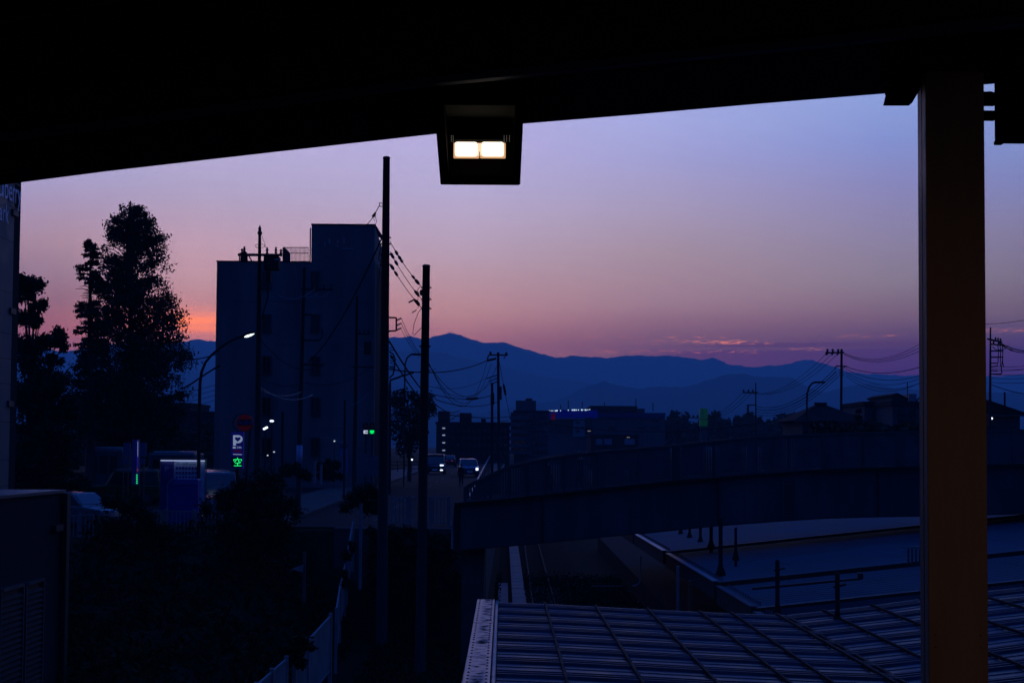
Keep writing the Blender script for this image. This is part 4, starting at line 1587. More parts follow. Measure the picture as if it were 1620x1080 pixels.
def redwood(label, cx, rows, D, base_z, seed, step, nb, tier=False, leaf=.15, per=60):
    """rows: (y, left half width px, right half width px)"""
    g = np.random.default_rng(seed)
    b = Vector((at(cx, 705, D).x, D, base_z))
    s = thing('conifer_tree', label, 'tree', b, group=None)
    u = D / F
    ytop = rows[0][0]
    trunk_top = at(cx, ytop + 8, D)
    MB(b).tube([b + UP * -.3, b.lerp(trunk_top, .3) + Vector((.08, 0, 0)), b.lerp(trunk_top, .65), trunk_top], [.34, .24, .14, .03], 8).build('trunk', M_BARK, s, smooth=True)
    ry = [r[0] for r in rows]
    limbs = MB(b)
    pts = []
    y = ytop + 4.0
    while y < rows[-1][0]:
        kw_ = 1.0 if (tier or y > 480) else 1.05
        lw_, rw_ = kw_ * float(np.interp(y, ry, [r[1] for r in rows])), kw_ * float(np.interp(y, ry, [r[2] for r in rows]))
        for q in range(nb):
            ph = g.uniform(0, 2 * math.pi)
            ca = math.cos(ph)
            wd = (rw_ if ca > 0 else lw_)
            Lh = wd * u * (g.uniform(.7, 1.08) if tier else g.uniform(.8, 1.1))
            root = at(cx, y + g.uniform(-4, 4) + wd * (.16 if tier else .42), D)
            tip = root + Vector((ca * Lh, math.sin(ph) * Lh * .8, wd * u * (g.uniform(.02, .12) if tier else g.uniform(.25, .62))))
            mid = root.lerp(tip, .55) + UP * (Lh * .10)
            limbs.tube([root, mid, tip], [.04, .024, .01], 4)
            nl = int(per * max(.35, wd / 60))
            f = g.beta(1.5, .8, nl)
            for ff in f:
                p = root.lerp(mid, ff / .55) if ff < .55 else mid.lerp(tip, (ff - .55) / .45)
                rr = (.09 + .045 * Lh) if tier else (.12 + .08 * Lh * (0.6 + .6 * ff))
                o = g.normal(size=3) * rr * np.array([.52, .52, .30 if tier else .42])
                if y > ytop + (20 if tier else 50) and mnoise.noise(Vector((p.x, p.y * .6, p.z)) * (1.0 if tier else 1.35)) < (-.22 if tier else -.03) - (.0 if tier else .06 * (y - ytop) / 360):
                    continue
                pts.append((p.x + o[0], p.y + o[1], p.z + o[2] - abs(g.normal()) * (.04 if tier else .16)))
        y += step
    limbs.build('limb', M_BARK, s)
    pts = np.array(pts) - np.array(b)
    leafmesh(pts, leaf, M_LEAF, 'crown', s, seed, droop=.9 if not tier else .2)
    return s


redwood('tall dark conifer with a rounded top, the tallest tree on the left', 207,
        [(326, 6, 6), (332, 20, 20), (345, 31, 34), (365, 36, 42), (385, 44, 52), (405, 47, 58), (425, 49, 60), (445, 54, 62), (465, 60, 62), (485, 68, 74), (505, 74, 80), (525, 78, 82),
         (545, 82, 90), (565, 86, 92), (590, 90, 84), (620, 90, 84), (650, 88, 82), (690, 80, 72)], 85, 4.7, 11, 6.4, 8, leaf=.19, per=210)
redwood('slimmer conifer with flat tiers close against the left of the tallest tree', 143,
        [(379, 4, 4), (386, 11, 12), (400, 13, 15), (412, 9, 11), (425, 28, 16), (436, 30, 18), (447, 14, 16), (458, 30, 20), (470, 20, 18), (490, 28, 26), (505, 30, 28), (530, 27, 30), (560, 26, 28), (620, 30, 34), (690, 34, 36)], 80, 4.7, 23, 9.5, 7, tier=True, leaf=.19, per=170)


def blobtree(name, label, cat, blobs, D, base, trunk_r, material, seed, leaf=.2, dens=150, group=None, gaps=.5):
    """blobs: (px, py, r px, depth offset m)"""
    g = np.random.default_rng(seed)
    b = Vector(base)
    s = thing(name, label, cat, b, group=group)
    u = D / F
    pts = []
    limbs = MB(b)
    for bl in blobs:
        px, py, r = bl[:3]
        dy = bl[3] if len(bl) > 3 else g.uniform(-1, 1) * r * u * .8
        c = at(px, py, D) + Vector((0, dy, 0))
        rr = r * u
        if trunk_r:
            k = min(.8, max(.15, (c.z - b.z) * .00 + .45))
            st = b + UP * (c.z - b.z) * k
            limbs.tube([st, st.lerp(c, .5) + UP * rr * .2, c], [trunk_r * .35, trunk_r * .22, .02], 5)
        nsub = max(4, int(9 * (rr / 1.0)))
        for q in range(nsub):
            d = g.normal(size=3)
            d /= np.linalg.norm(d)
            cc = np.array(c) + d * rr * g.uniform(.35, .95) * np.array([1, 1, .85])
            nl = int(dens * (rr ** 1.5) / nsub * 9)
            o = g.normal(size=(nl, 3)) * rr * .27
            pts.append(cc + o)
    if trunk_r:
        zs_ = max(at(bl[0], bl[1], D).z for bl in blobs)
        t_ = Vector((b.x, b.y, b.z + (zs_ - b.z) * .7))
        MB(b).tube([b + UP * -.3, b.lerp(t_, .5), t_], [trunk_r, trunk_r * .7, trunk_r * .3], 7).build('trunk', M_BARK, s, smooth=True)
        limbs.build('limb', M_BARK, s)
    pts = np.concatenate(pts) - np.array(b)
    leafmesh(pts, leaf, material, 'crown', s, seed)
    return s


D = 70
blobtree('broadleaf_tree', 'dark broadleaf tree against the edge of the panelled shop wall', 'tree',
         [(40, 436, 16), (56, 452, 15), (34, 460, 20), (58, 482, 13), (40, 500, 20), (62, 510, 10), (34, 540, 24), (58, 548, 15), (44, 580, 26), (74, 545, 17), (90, 536, 16), (98, 545, 11), (84, 570, 13), (66, 600, 24), (44, 620, 28), (88, 610, 24), (60, 650, 30), (96, 650, 26), (50, 690, 34), (90, 690, 30), (46, 735, 34), (92, 732, 32), (30, 768, 30), (72, 770, 32), (110, 765, 26)],
         D, (at(48, 705, D).x, D, 4.6), .28, M_LEAF, 31, leaf=.22, dens=260)
D = 88
blobtree('broadleaf_tree', 'low dark tree mass beneath the two conifers', 'tree',
         [(110, 640, 26), (140, 650, 26), (118, 676, 22), (160, 674, 22), (175, 650, 26), (200, 668, 24), (230, 655, 24), (240, 676, 20), (262, 640, 18), (278, 628, 13), (265, 668, 18), (288, 648, 10), (150, 610, 22), (190, 610, 22), (232, 615, 20)],
         D, (at(180, 705, D).x, D, 4.7), .25, M_LEAF, 32, leaf=.22, dens=110)
D = 118
blobtree('street_tree', 'round dark street tree between the two tall bare poles', 'tree',
         [(628, 634, 17), (645, 628, 14), (662, 632, 15), (680, 632, 12), (672, 652, 15), (640, 655, 22), (662, 668, 18), (630, 680, 22), (656, 694, 20), (640, 705, 18), (684, 646, 8)],
         D, (at(648, 705, D).x, D, 4.9), .2, M_LEAF, 33, leaf=.3, dens=60)
for i, (lab, bl, D) in enumerate((
        ('big dark shrub at the left of the street fence under the green-lit sign', [(372, 775, 22), (400, 768, 26), (430, 770, 24), (352, 800, 24), (385, 810, 34), (425, 812, 34), (455, 800, 22), (400, 850, 34), (440, 850, 28), (365, 840, 24)], 52),
        ('dark shrub in front of the parked cars on the left', [(170, 800, 14), (195, 795, 20), (222, 800, 22), (180, 830, 26), (215, 835, 30), (248, 842, 24), (240, 820, 14), (170, 860, 28), (215, 870, 32)], 53),
        ('low dark shrub at the foot of the tallest street pole', [(560, 785, 15), (580, 778, 14), (597, 785, 13), (570, 800, 16), (590, 803, 14), (545, 798, 12)], 55),
        ('clipped hedge block beside the pale banner board', [(508, 738, 9), (520, 734, 9), (532, 738, 9), (510, 752, 10), (524, 752, 10), (536, 752, 8)], 85),
        ('dark bush overlapping the middle fence stretch', [(470, 1012, 11), (482, 1022, 13), (462, 1030, 13), (476, 1045, 13)], 33.5),
        ('dark bush at the top of the fenced bank', [(548, 880, 9), (540, 905, 10), (556, 866, 9), (550, 925, 10)], 52),
        ('yellowish low bush beside the tree-lined lot entrance', [(455, 748, 12), (470, 740, 10), (440, 758, 12), (482, 752, 10)], 70))):
    base = at(bl[-1][0], bl[-1][1] + bl[-1][2] * .7, D)
    blobtree('shrub', lab, 'shrub', bl, D, base, 0, M_LEAF2 if i == 6 else M_LEAF, 50 + i, leaf=.14 if D < 60 else .2, dens=320, group='shrubs along the street edge')
D = 57.3
blobtree('ivy_thicket', 'dark thicket along the foot and top edge of the retaining wall', 'shrub',
         [(592, 850, 16), (612, 846, 15), (632, 850, 16), (652, 845, 14), (672, 850, 15), (692, 846, 14), (712, 852, 15), (602, 880, 22), (632, 885, 24), (662, 880, 22), (692, 885, 24), (716, 880, 18),
          (600, 925, 26), (640, 930, 28), (680, 930, 28), (720, 925, 22)], D, at(655, 960, D), 0, M_LEAF, 61, leaf=.2, dens=200)
# overgrown bank
g = np.random.default_rng(99)
nb_ = 26000
bx_, by_ = g.uniform(-16, -3.6, nb_), 12 + 45 * g.random(nb_) ** .8
bz_ = ground_z(bx_, by_)
keep = (bz_ > .25) & ~((bx_ > -5.6 - (by_ - 36) * .05) & (by_ > 200))
hgt = g.uniform(.0, .55, nb_) * (1 + .8 * np.sin(bx_ * 1.1 + by_ * .7))
ptsb = np.stack([bx_, by_, bz_ + np.abs(hgt)], 1)[keep]
o = leafmesh(ptsb, .26, M_GRASS, 'bank_undergrowth', None, 5, droop=-.8, kind='stuff')
o['label'] = 'rough dark grass and weeds covering the bank'
bx_, by_ = g.uniform(-5.2, 6.4, 60000), 8 + 78 * g.random(60000)
keep = (np.abs(bx_ - .10) > .62) & ((bx_ > -1.1) | (by_ < 57.6))
ptsb = np.stack([bx_, by_, .03 + np.abs(g.normal(size=60000)) * .20], 1)[keep]
o = leafmesh(ptsb, .17, M_GRASS, 'track_weeds', None, 6, droop=-.8, kind='stuff')
o['label'] = 'low weeds growing beside the tracks'
# dark row behind the parked buses
g = np.random.default_rng(21)
pts = []
for px in np.arange(24, 342, 1.3):
    hpx = 676 + 7 * math.sin(px * .07) + 5 * math.sin(px * .23) + g.uniform(-3, 4)
    for q in range(40):
        pts.append(tuple(at(px + g.normal() * 3, g.uniform(hpx, 735), 140 + g.normal() * 2)))
o = leafmesh(pts, .7, M_LEAF, 'hedge', None, 19)
tag(o, 'tall dark hedge row behind the parked buses and conifers', 'hedge')
# far treeline
g = np.random.default_rng(12)
pts = []
for px in np.arange(1046, 1262, 1.5):
    hpx = 664 + 8 * math.sin(px * .11) + 5 * math.sin(px * .37) + g.uniform(-4, 5)
    for q in range(60):
        p = at(px + g.normal() * 3, g.uniform(hpx, 705), 330 + g.normal() * 6)
        pts.append(tuple(p))
o = leafmesh(pts, 1.5, M_LEAF, 'far_treeline', None, 8, kind='stuff')
o['label'] = 'far dark treeline along the horizon right of the store'
pts = []
for px in np.arange(1290, 1470, 1.6):
    hpx = 672 + 5 * math.sin(px * .09) + g.uniform(-3, 4)
    for q in range(34):
        p = at(px + g.normal() * 3, g.uniform(hpx, 705), 98 + g.normal() * 1.5)
        pts.append(tuple(p))
o = leafmesh(pts, .5, M_LEAF, 'hedge', None, 9)
tag(o, 'long dark hedge in front of the houses beyond the footbridge', 'hedge')
blobtree('garden_shrub', 'small pointed dark shrub between the hip-roofed house and the boxy house', 'shrub', [(1358, 650, 5), (1357, 660, 8), (1360, 670, 9)], 110, at(1358, 690, 110), 0, M_LEAF, 71, leaf=.3, dens=60)

# ================================================================== POLES
def pole(label, px_t, py_t, px_b, D, wt, wb, zb=None, n=10, material=None, name='utility_pole', group='utility poles along the streets', cap=True):
    tp = at(px_t, py_t, D)
    bx = at(px_b, 705, D).x
    zb = gz(min(bx, 30), D) if zb is None else zb
    b = Vector((bx, D, zb))
    s = thing(name, label, 'utility pole', b, group=group)
    u = D / F / 2
    MB(b).tube([b + UP * -.4, b.lerp(tp, .5), tp], [wb * u, (wb + wt) * u / 2, wt * u], n).build('shaft', material or M_POLE, s, smooth=True)
    if cap:
        MB(b).lathe(tp, [(wt * u * 1.08, -.03), (wt * u * 1.08, .02), (wt * u * .7, .05)], n).build('cap', material or M_POLE, s)
    return s, b, tp, D


def pa(D, px, py, dy=0.0):
    return at(px, py, D) + Vector((0, dy, 0))


def arm(s, b, D, x0, y0, x1, y1, th=.08, name='crossarm'):
    return MB(b).beam(pa(D, x0, y0), pa(D, x1, y1), th, th).build(name, M_POLE, s)


def insul(s, b, D, x, y, r=.07, h=.3, up=True):
    p = pa(D, x, y)
    sg = 1 if up else -1
    MB(b).lathe(p, [(r * .4, 0), (r, .04 * sg), (r * .5, .1 * sg), (r, .16 * sg), (r * .5, .22 * sg), (r * .8, h * .85 * sg), (r * .2, h * sg)], 8).build('insulator', M_POLE, s)


def strain(s, b, p, q, r=.055, nd=4):
    """string of ribbed beads between two points"""
    p, q = Vector(p), Vector(q)
    pts, rs = [], []
    for k in range(nd * 2 + 1):
        pts.append(p.lerp(q, k / (nd * 2)))
        rs.append(r if k % 2 else r * .4)
    MB(b).tube(pts, rs, 7).build('insulator', M_POLE, s)


# tall bare poles
P1, b1, t1, _ = pole('tallest bare pole, rising in front of the slab apartment right edge', 611.5, 250, 607, 50, 11, 18, zb=1.5, n=14)
for yy_ in (376, 386, 402.5, 419):
    arm(P1, b1, 50, 601.5, yy_, 618.5, yy_, .05, 'band_arm')
m = MB(b1)
m.beam(pa(50, 599.5, 321.5), pa(50, 606, 321.5), .025, .025)
m.beam(pa(50, 600, 326.5), pa(50, 606, 326.5), .025, .025)
m.beam(pa(50, 600.5, 321.5), pa(50, 600.5, 326.5), .025, .025, up=(0, 1, 0))
m.build('bracket', M_POLE, P1)
P1D = 62
m = MB(b1)
for a_, c_ in (((612, 502), (627, 502.5)), ((627, 502.5), (627, 523)), ((612, 524), (627, 523))):
    m.beam(pa(50, *a_), pa(50, *c_), .055, .055, up=(0, 1, 0))
m.build('crossarm', M_POLE, P1)
for yy_ in (506, 514, 521.5):
    strain(P1, b1, pa(50, 627, yy_ + 1), pa(50, 635, yy_ - 3), .035, 3)
P2, b2, t2, _ = pole('thick bare dark pole in front of the mountain, right of the tallest one', 674.5, 421, 668, 47, 12, 17, zb=1.0, n=14)
for yy_ in (455, 473.5, 488):
    arm(P2, b2, 47, 666, yy_, 682.5, yy_, .05, 'band_arm')
arm(P2, b2, 47, 663.5, 547.5, 681, 548, .06, 'band_arm')
arm(P2, b2, 47, 672, 586, 680, 587, .04, 'band_arm')
MB(b2).lathe(pa(47, 667, 463), [(.03, -.1), (.06, -.06), (.06, .06), (.03, .1)], 8).build('clamp', M_POLE, P2)
P3, b3, t3, _ = pole('tapered pole with transformer cans over the left half of the slab apartment', 411, 361, 408, 64, 4.5, 13, zb=4.0, n=12, material=M_POLE)
MB(b3).lathe(pa(64, 411, 372), [(.05, 0), (.11, .06), (.11, .12), (.06, .2), (.05, .36), (.01, .46)], 10).build('finial', M_POLE, P3)
for x in (407.5, 415):
    pts = [pa(64, x + 4 * (1 if x > 411 else -1) * math.cos(a), 389 + 2.6 * math.sin(a)) for a in np.linspace(0, 2 * math.pi, 12)]
    MB(b3).tube(pts, .012, 5).build('ring', M_POLE, P3)
arm(P3, b3, 64, 376.5, 403, 446.5, 403.5, .11)
arm(P3, b3, 64, 379, 401, 400, 403, .06, 'brace')
arm(P3, b3, 64, 393, 403.5, 398.5, 413.5, .05, 'brace')
for x, yb_, h in ((386.5, 400, .30), (422.5, 401.5, .3), (436.5, 401.5, .32), (383, 401, .2), (444.5, 402, .2)):
    insul(P3, b3, 64, x, yb_, .07, h)
MB(b3).lathe(pa(64, 385.5, 414), [(.12, 0), (.15, .04), (.15, .4), (.11, .46)], 10).build('transformer_can', M_POLE, P3)
for x in (379, 391):
    MB(b3).beam(pa(64, x, 404), pa(64, x, 414), .05, .05, up=(0, 1, 0)).build('hanger', M_POLE, P3)
MB(b3).mm(pa(64, 416.5, 426), pa(64, 441, 404.5) + Vector((0, .6, 0))).build('transformer_box', M_POLE, P3, bevel=.05)
MB(b3).mm(pa(64, 421, 445), pa(64, 428, 428) + Vector((0, .3, 0))).build('switch_box', M_POLE, P3)
MB(b3).mm(pa(63.8, 434, 409.3), pa(63.8, 443.5, 411) + Vector((0, .02, 0))).build('name_plate', M_FLASH, P3)
MB(b3).tube([pa(64, 423, 430), pa(63.8, 424, 470), pa(63.8, 418, 490), pa(63.9, 414, 505)], .03, 6).build('drop_cable', M_WIRE, P3)
P4, b4, t4, _ = pole('slim dark pole before the slab apartment with a pale wrap low down', 481.5, 424, 472.5, 72, 4, 9.5, n=10)
for (x0, y0, x1, y1) in ((476, 457.5, 527, 458.5), (478, 497.5, 494, 498), (475, 538, 506, 538.5), (474, 576, 513, 577)):
    arm(P4, b4, 72, x0, y0, x1, y1, .09)
for x in (500, 512, 524):
    insul(P4, b4, 72, x, 457, .06, .22)
MB(b4).tube([pa(72, 506, 538), pa(72, 511, 530), pa(72, 509, 520)], .03, 5).build('drop_cable', M_WIRE, P4)
u = 72 / F / 2
MB(b4).lathe(Vector((pa(72, 473.4, 740).x, 72, pa(72, 473, 742).z)), [(9.6 * u, 0), (9.2 * u, 38 / F * 72)], 12).build('wrap', mat('pole_wrap_pale', (.25, .28, .42), .6), P4, smooth=True)
P5, b5, t5, _ = pole('slim dark pole close to the right edge of the slab apartment', 565, 470, 561, 78, 3, 9, n=10)
arm(P5, b5, 78, 562, 528, 584, 528.5, .08)
arm(P5, b5, 78, 556, 580, 592, 581, .07)
for x in (569, 576, 583):
    insul(P5, b5, 78, x, 528, .05, .2)
MB(b5).mm(pa(77.6, 576, 560), pa(77.6, 588, 540) + Vector((0, .3, 0))).build('transformer_can', M_POLE, P5, bevel=.04)
pole('thin short pole in front of the slab apartment beside the banner board', 545.5, 634, 545, 82, 3, 4, n=8)
pole('short thin pole left of centre of the slab apartment', 447, 652, 447, 84, 3.4, 4, n=8)
P6, b6, t6, _ = pole('thin pole with a top crossarm in front of the mountain, left of centre', 788, 558, 790, 130, 4.2, 5, n=10, zb=4.9)
arm(P6, b6, 130, 773, 561.3, 803.5, 561.5, .13)
arm(P6, b6, 130, 770, 570.5, 785, 567, .2, 'strain_set')
arm(P6, b6, 130, 773, 562, 771, 568, .12, 'brace')
arm(P6, b6, 130, 801, 561, 797, 567, .08, 'brace')
insul(P6, b6, 130, 776, 561, .14, .3)
insul(P6, b6, 130, 801, 561, .14, .2)
for x0, x1, yy_ in ((770, 787, 596), (773, 787, 601), (776, 787, 606)):
    arm(P6, b6, 130, x0, yy_ + 2.5, x1, yy_ - 3, .09, 'strain_set')
MB(b6).lathe(pa(129.8, 790, 632), [(.22, 0), (.22, 1.2)], 8).build('band', M_POLE, P6)
P7, b7, t7, _ = pole('short blunt pole just left of the pole with the top crossarm', 778.5, 606, 779, 108, 4, 5.2, n=10, zb=4.9)
MB(b7).lathe(pa(108, 779, 640), [(.14, 0), (.15, .5), (.13, .9)], 8).build('band', M_POLE, P7)
P8, b8, t8, _ = pole('pole with a comb-shaped crossarm right of the green pylon sign', 1195.5, 606, 1196, 160, 1.6, 3.2, n=8, zb=5.2)
arm(P8, b8, 160, 1175.5, 620.7, 1199, 620.7, .14)
for x in (1176.5, 1184, 1191):
    insul(P8, b8, 160, x, 620.5, .13, .34)
m = MB(b8)
for a_, c_ in (((1195, 640.5), (1184, 640.5)), ((1184, 640.5), (1184, 657.5)), ((1184, 657.5), (1195, 657.5))):
    m.beam(pa(160, *a_), pa(160, *c_), .12, .12, up=(0, 1, 0))
m.build('bracket', M_POLE, P8)
for yy_ in (643, 647, 651, 655):
    insul(P8, b8, 160, 1182.5, yy_, .12, .2)
P8b, b8b, _, _ = pole('short pole with a four-pin crossarm behind the green pylon sign', 1108, 653, 1108, 232, 2, 2.6, n=8, zb=5.2)
arm(P8b, b8b, 232, 1089, 660.5, 1108, 660, .16)
for x in (1091, 1097, 1103.5):
    insul(P8b, b8b, 232, x, 660, .2, .4)
P9, b9, t9, _ = pole('tall pole with two crossarms above the hip-roofed house', 1331.5, 553, 1329.5, 118, 3.6, 4.6, n=10, zb=5.0)
arm(P9, b9, 118, 1306, 558, 1335, 557.5, .13)
arm(P9, b9, 118, 1306, 561, 1308.5, 556, .1, 'brace')
for x in (1309, 1317.5, 1326):
    insul(P9, b9, 118, x, 556.5, .12, .25)
    strain(P9, b9, pa(118, x + 1, 558), pa(118, x - 2, 561.5), .1, 2)
arm(P9, b9, 118, 1323, 579, 1340, 579.3, .1)
arm(P9, b9, 118, 1323, 579, 1320.5, 583, .08, 'brace')
arm(P9, b9, 118, 1333, 583, 1338.5, 579, .06, 'brace')
for yy_ in (586, 590, 594):
    arm(P9, b9, 118, 1327, yy_, 1335, yy_ - .5, .06, 'band_arm')
P10, b10, t10, _ = pole('tall busy pole crowded with arms right of the column', 1567, 519, 1565, 88, 2.2, 6.5, n=10, zb=5.0)
for (x0, y0, x1, y1, th) in ((1562, 536, 1585, 541, .1), (1566, 544, 1586, 546, .09), (1567, 555, 1587, 555, .08), (1567, 565, 1587, 564.5, .08), (1567, 574.5, 1577, 574, .07), (1567, 580, 1578, 579, .07), (1567, 586, 1578, 586.5, .07), (1567, 591.5, 1584, 591.5, .07)):
    arm(P10, b10, 88, x0, y0, x1, y1, th)
for x, yy_ in ((1575, 539), (1579, 540), (1583, 541), (1572, 545), (1580, 546.5)):
    insul(P10, b10, 88, x, yy_, .07, .24)
for x in (1579.5, 1583, 1586.5):
    MB(b10).tube([pa(88, x - 1, 546), pa(88, x, 555), pa(88, x - .5, 572), pa(88, x + 1.5 - (1586.5 - x) * .6, 580)], .028, 5).build('drop_cable', M_WIRE, P10)
MB(b10).tube([pa(88, 1586.5, 565), pa(88, 1584, 583), pa(88, 1585, 590), pa(88, 1582, 591.5)], .035, 5).build('drop_cable', M_WIRE, P10)
MB(b10).tube([pa(88, 1570, 548), pa(88, 1577, 554), pa(88, 1590, 552), pa(88, 1595, 546)], .025, 5).build('jumper', M_WIRE, P10)
pole('short stub pole over the dark house right of the column', 1589.5, 621, 1589.5, 120, 3, 3.4, n=8, zb=5.0)

# hanging loops on the two bare poles
MB(b2).tube([pa(47, 666.5, 488), pa(47, 662, 494), pa(47, 655, 512), pa(47, 653, 528), pa(47, 656, 530), pa(47, 661, 524), pa(47, 666, 519), pa(47, 668, 519)], .011, 5).build('jumper', M_WIRE, P2)
MB(b2).tube([pa(47, 665, 453), pa(47, 661, 458), pa(47, 661, 462), pa(47, 666, 464)], .010, 5).build('jumper', M_WIRE, P2)
MB(b2).tube([pa(47, 662, 466), pa(47, 661, 474), pa(47, 662.5, 482), pa(47, 661, 488)], .008, 5).build('jumper', M_WIRE, P2)
MB(b2).beam(pa(47, 646.5, 478.5), pa(47, 657, 473), .03, .05).build('spacer', M_POLE, P2)
MB(b2).beam(pa(47, 651.5, 495), pa(47, 659, 490), .02, .03).build('spacer', M_POLE, P2)
# cable hardware near the back of the tallest pole
m = MB(b1)
m.tube([pa(50.3, 616, 556), pa(50.3, 622, 560), pa(50.3, 625, 568), pa(50.3, 624, 582), pa(50.3, 622, 592), pa(50.3, 616, 598)], .03, 6)
m.beam(pa(50.3, 616, 580), pa(50.3, 625, 580), .05, .05)
m.beam(pa(50.3, 616, 583), pa(50.3, 624, 583), .05, .04)
m.beam(pa(50.3, 616, 554), pa(50.3, 624, 554), .03, .03)
m.beam(pa(50.3, 616, 550), pa(50.3, 620, 550), .03, .03)
for k in range(4):
    m.tube([pa(50.3, 617, 561 + k * 4), pa(50.3, 620, 563 + k * 4), pa(50.3, 623, 566 + k * 3)], .018, 5)
m.build('cable_hardware', M_POLE, P1)

# ================================================================== OVERHEAD CABLES
def wire(label, p, q, sag, wpx, group='overhead cables', n=14, extra=None, Dm=None):
    p, q = Vector(p), Vector(q)
    dm = (p.y + q.y) / 2
    r = wpx * .78 * dm / F / 2
    pts = [p.lerp(q, k / n) - UP * (4 * sag * (k / n) * (1 - k / n)) for k in range(n + 1)]
    m = MB()
    m.tube(pts, r, 5)
    o = solo(m, 'overhead_cable', M_WIRE, label, 'cable', p, group)
    if extra:
        for f0, f1, th in extra:
            mm = MB(p)
            i0, i1 = p.lerp(q, f0) - UP * (4 * sag * f0 * (1 - f0)), p.lerp(q, f1) - UP * (4 * sag * f1 * (1 - f1))
            k = 5
            mm.tube([i0.lerp(i1, e / k) for e in range(k + 1)], [th * r * (.6 if e in (0, k) else 1) for e in range(k + 1)], 7)
            mm.build('cable_sleeve', M_WIRE, o)
    return o


lab3 = ('upper', 'middle', 'lower')
ins = ((.03, .12, 4), (.14, .2, 4), (.24, .29, 4), (.66, .73, 3.5), (.76, .86, 4.5))
wire('upper of the three insulated cables slanting between the two bare poles', pa(50, 617, 382), pa(47, 668, 455), .10, 1.5, extra=((.18, .25, 4), (.28, .35, 4), (.36, .4, 4), (.70, .77, 3.5), (.80, .90, 4.5)))
wire('middle of the three insulated cables slanting between the two bare poles', pa(50, 617, 398), pa(47, 667, 473), .10, 1.4, extra=((.03, .12, 4.5), (.17, .25, 4), (.80, .92, 4.5)))
wire('lower of the three insulated cables slanting between the two bare poles', pa(50, 617, 417), pa(47, 667, 487), .08, 1.4, extra=((.03, .12, 4.5), (.16, .25, 4), (.80, .93, 5)))
wire('thin cable from the bracket near the top of the tallest pole to the stair tower', pa(50, 600, 325), pa(99, 574, 356), .25, 1.3, extra=((.14, .24, 3.5),))
MB(b1).tube([pa(51, 593, 336), pa(51.5, 594.5, 345), pa(52, 596, 350), pa(53, 592.5, 359)], .011, 5).build('jumper', M_WIRE, P1)
MB(b1).tube([pa(51, 593, 337), pa(51, 588.5, 341), pa(51.3, 590, 345), pa(51.6, 593.5, 350)], .008, 5).build('jumper', M_WIRE, P1)
wire('thick black cable dropping from the tallest pole across the apartment facade', pa(50, 605, 374), pa(71.5, 488, 572), .55, 2.6)
wire('second thin cable close to the tallest pole dropping past the apartment corner', pa(50, 605, 388), pa(70, 596, 470), .1, 1.2)
wire('short slack cable between tallest pole and apartment corner', pa(50, 604, 416), pa(66, 591, 407), .2, .9)
MB(b1).tube([pa(50, 602.5, 392), pa(50, 600, 402), pa(50, 599, 410), pa(50, 603, 414)], .014, 5).build('jumper', M_WIRE, P1)
for k, (a_, c_, sg) in enumerate((((635, 503.5), (665, 560), .1), ((635, 511.5), (665, 562), .12), ((634, 519), (664, 565), .1))):
    wire(f'{lab3[k]} of three thin wires from the square bracket behind the second bare pole', pa(50, *a_), pa(55, *c_), sg, 1.0)
wire('upper diagonal cable running down right past the second bare pole', pa(50, 616, 540), pa(118, 727, 649), 1.0, 2.2)
wire('lower diagonal cable running down right past the second bare pole', pa(50, 618, 562), pa(108, 718, 662), .8, 2.0)
wire('thick level cable from behind the tallest pole to the thin pole crossarm', pa(90, 616, 583), pa(130, 771, 570), .6, 2.2)
wire('thin level cable just below the thick one left of the thin pole', pa(90, 616, 585.5), pa(128, 690, 583), .2, 1.0)
for k, (x, yy_, sg) in enumerate(((770, 573, 3.1), (777, 575, 2.8), (786, 579, 2.2))):
    wire(('leftmost', 'middle', 'rightmost')[k] + ' of three deep-sagging wires left of the crossarm pole', pa(75, 679, 575 + k * 1.5), pa(130, x, yy_), sg, 1.1)
wire('first of the faint level wires below the sagging bundle left of the thin pole', pa(100, 679, 611), pa(130, 770, 597), .5, .9)
wire('lowest faint sagging wire left of the short blunt pole', pa(100, 690, 611), pa(130, 776, 605), 1.0, .9)
wire('cable with a fat sleeve left of the short blunt pole', pa(85, 680, 622), pa(108, 777, 625.5), .3, 1.6, extra=((.53, .75, 3.4),))
wire('sagging cable below the sleeved one left of the short blunt pole', pa(95, 690, 632), pa(130, 788, 635), .45, 1.6)
wire('long dark cable passing level behind both poles', pa(95, 618, 640), pa(200, 812, 658), .5, 2.0)
wire('guy wire slanting down right from the thin pole with a thick insulator', pa(130, 790, 573), pa(140, 806, 657), 0, 1.0, extra=((.40, .60, 5),))
wire('short slanting stay wire over the long apartment row', pa(100, 716, 662), pa(120, 726, 655), 0, 1.6)
wire('short level wire between the thin pole and the apartment tower', pa(130, 790, 666), pa(160, 806, 665), .02, 1.6)
wire('long level cable across the treeline to the hip-roofed house', pa(200, 840, 664), pa(150, 1258, 660), 1.6, 1.8)
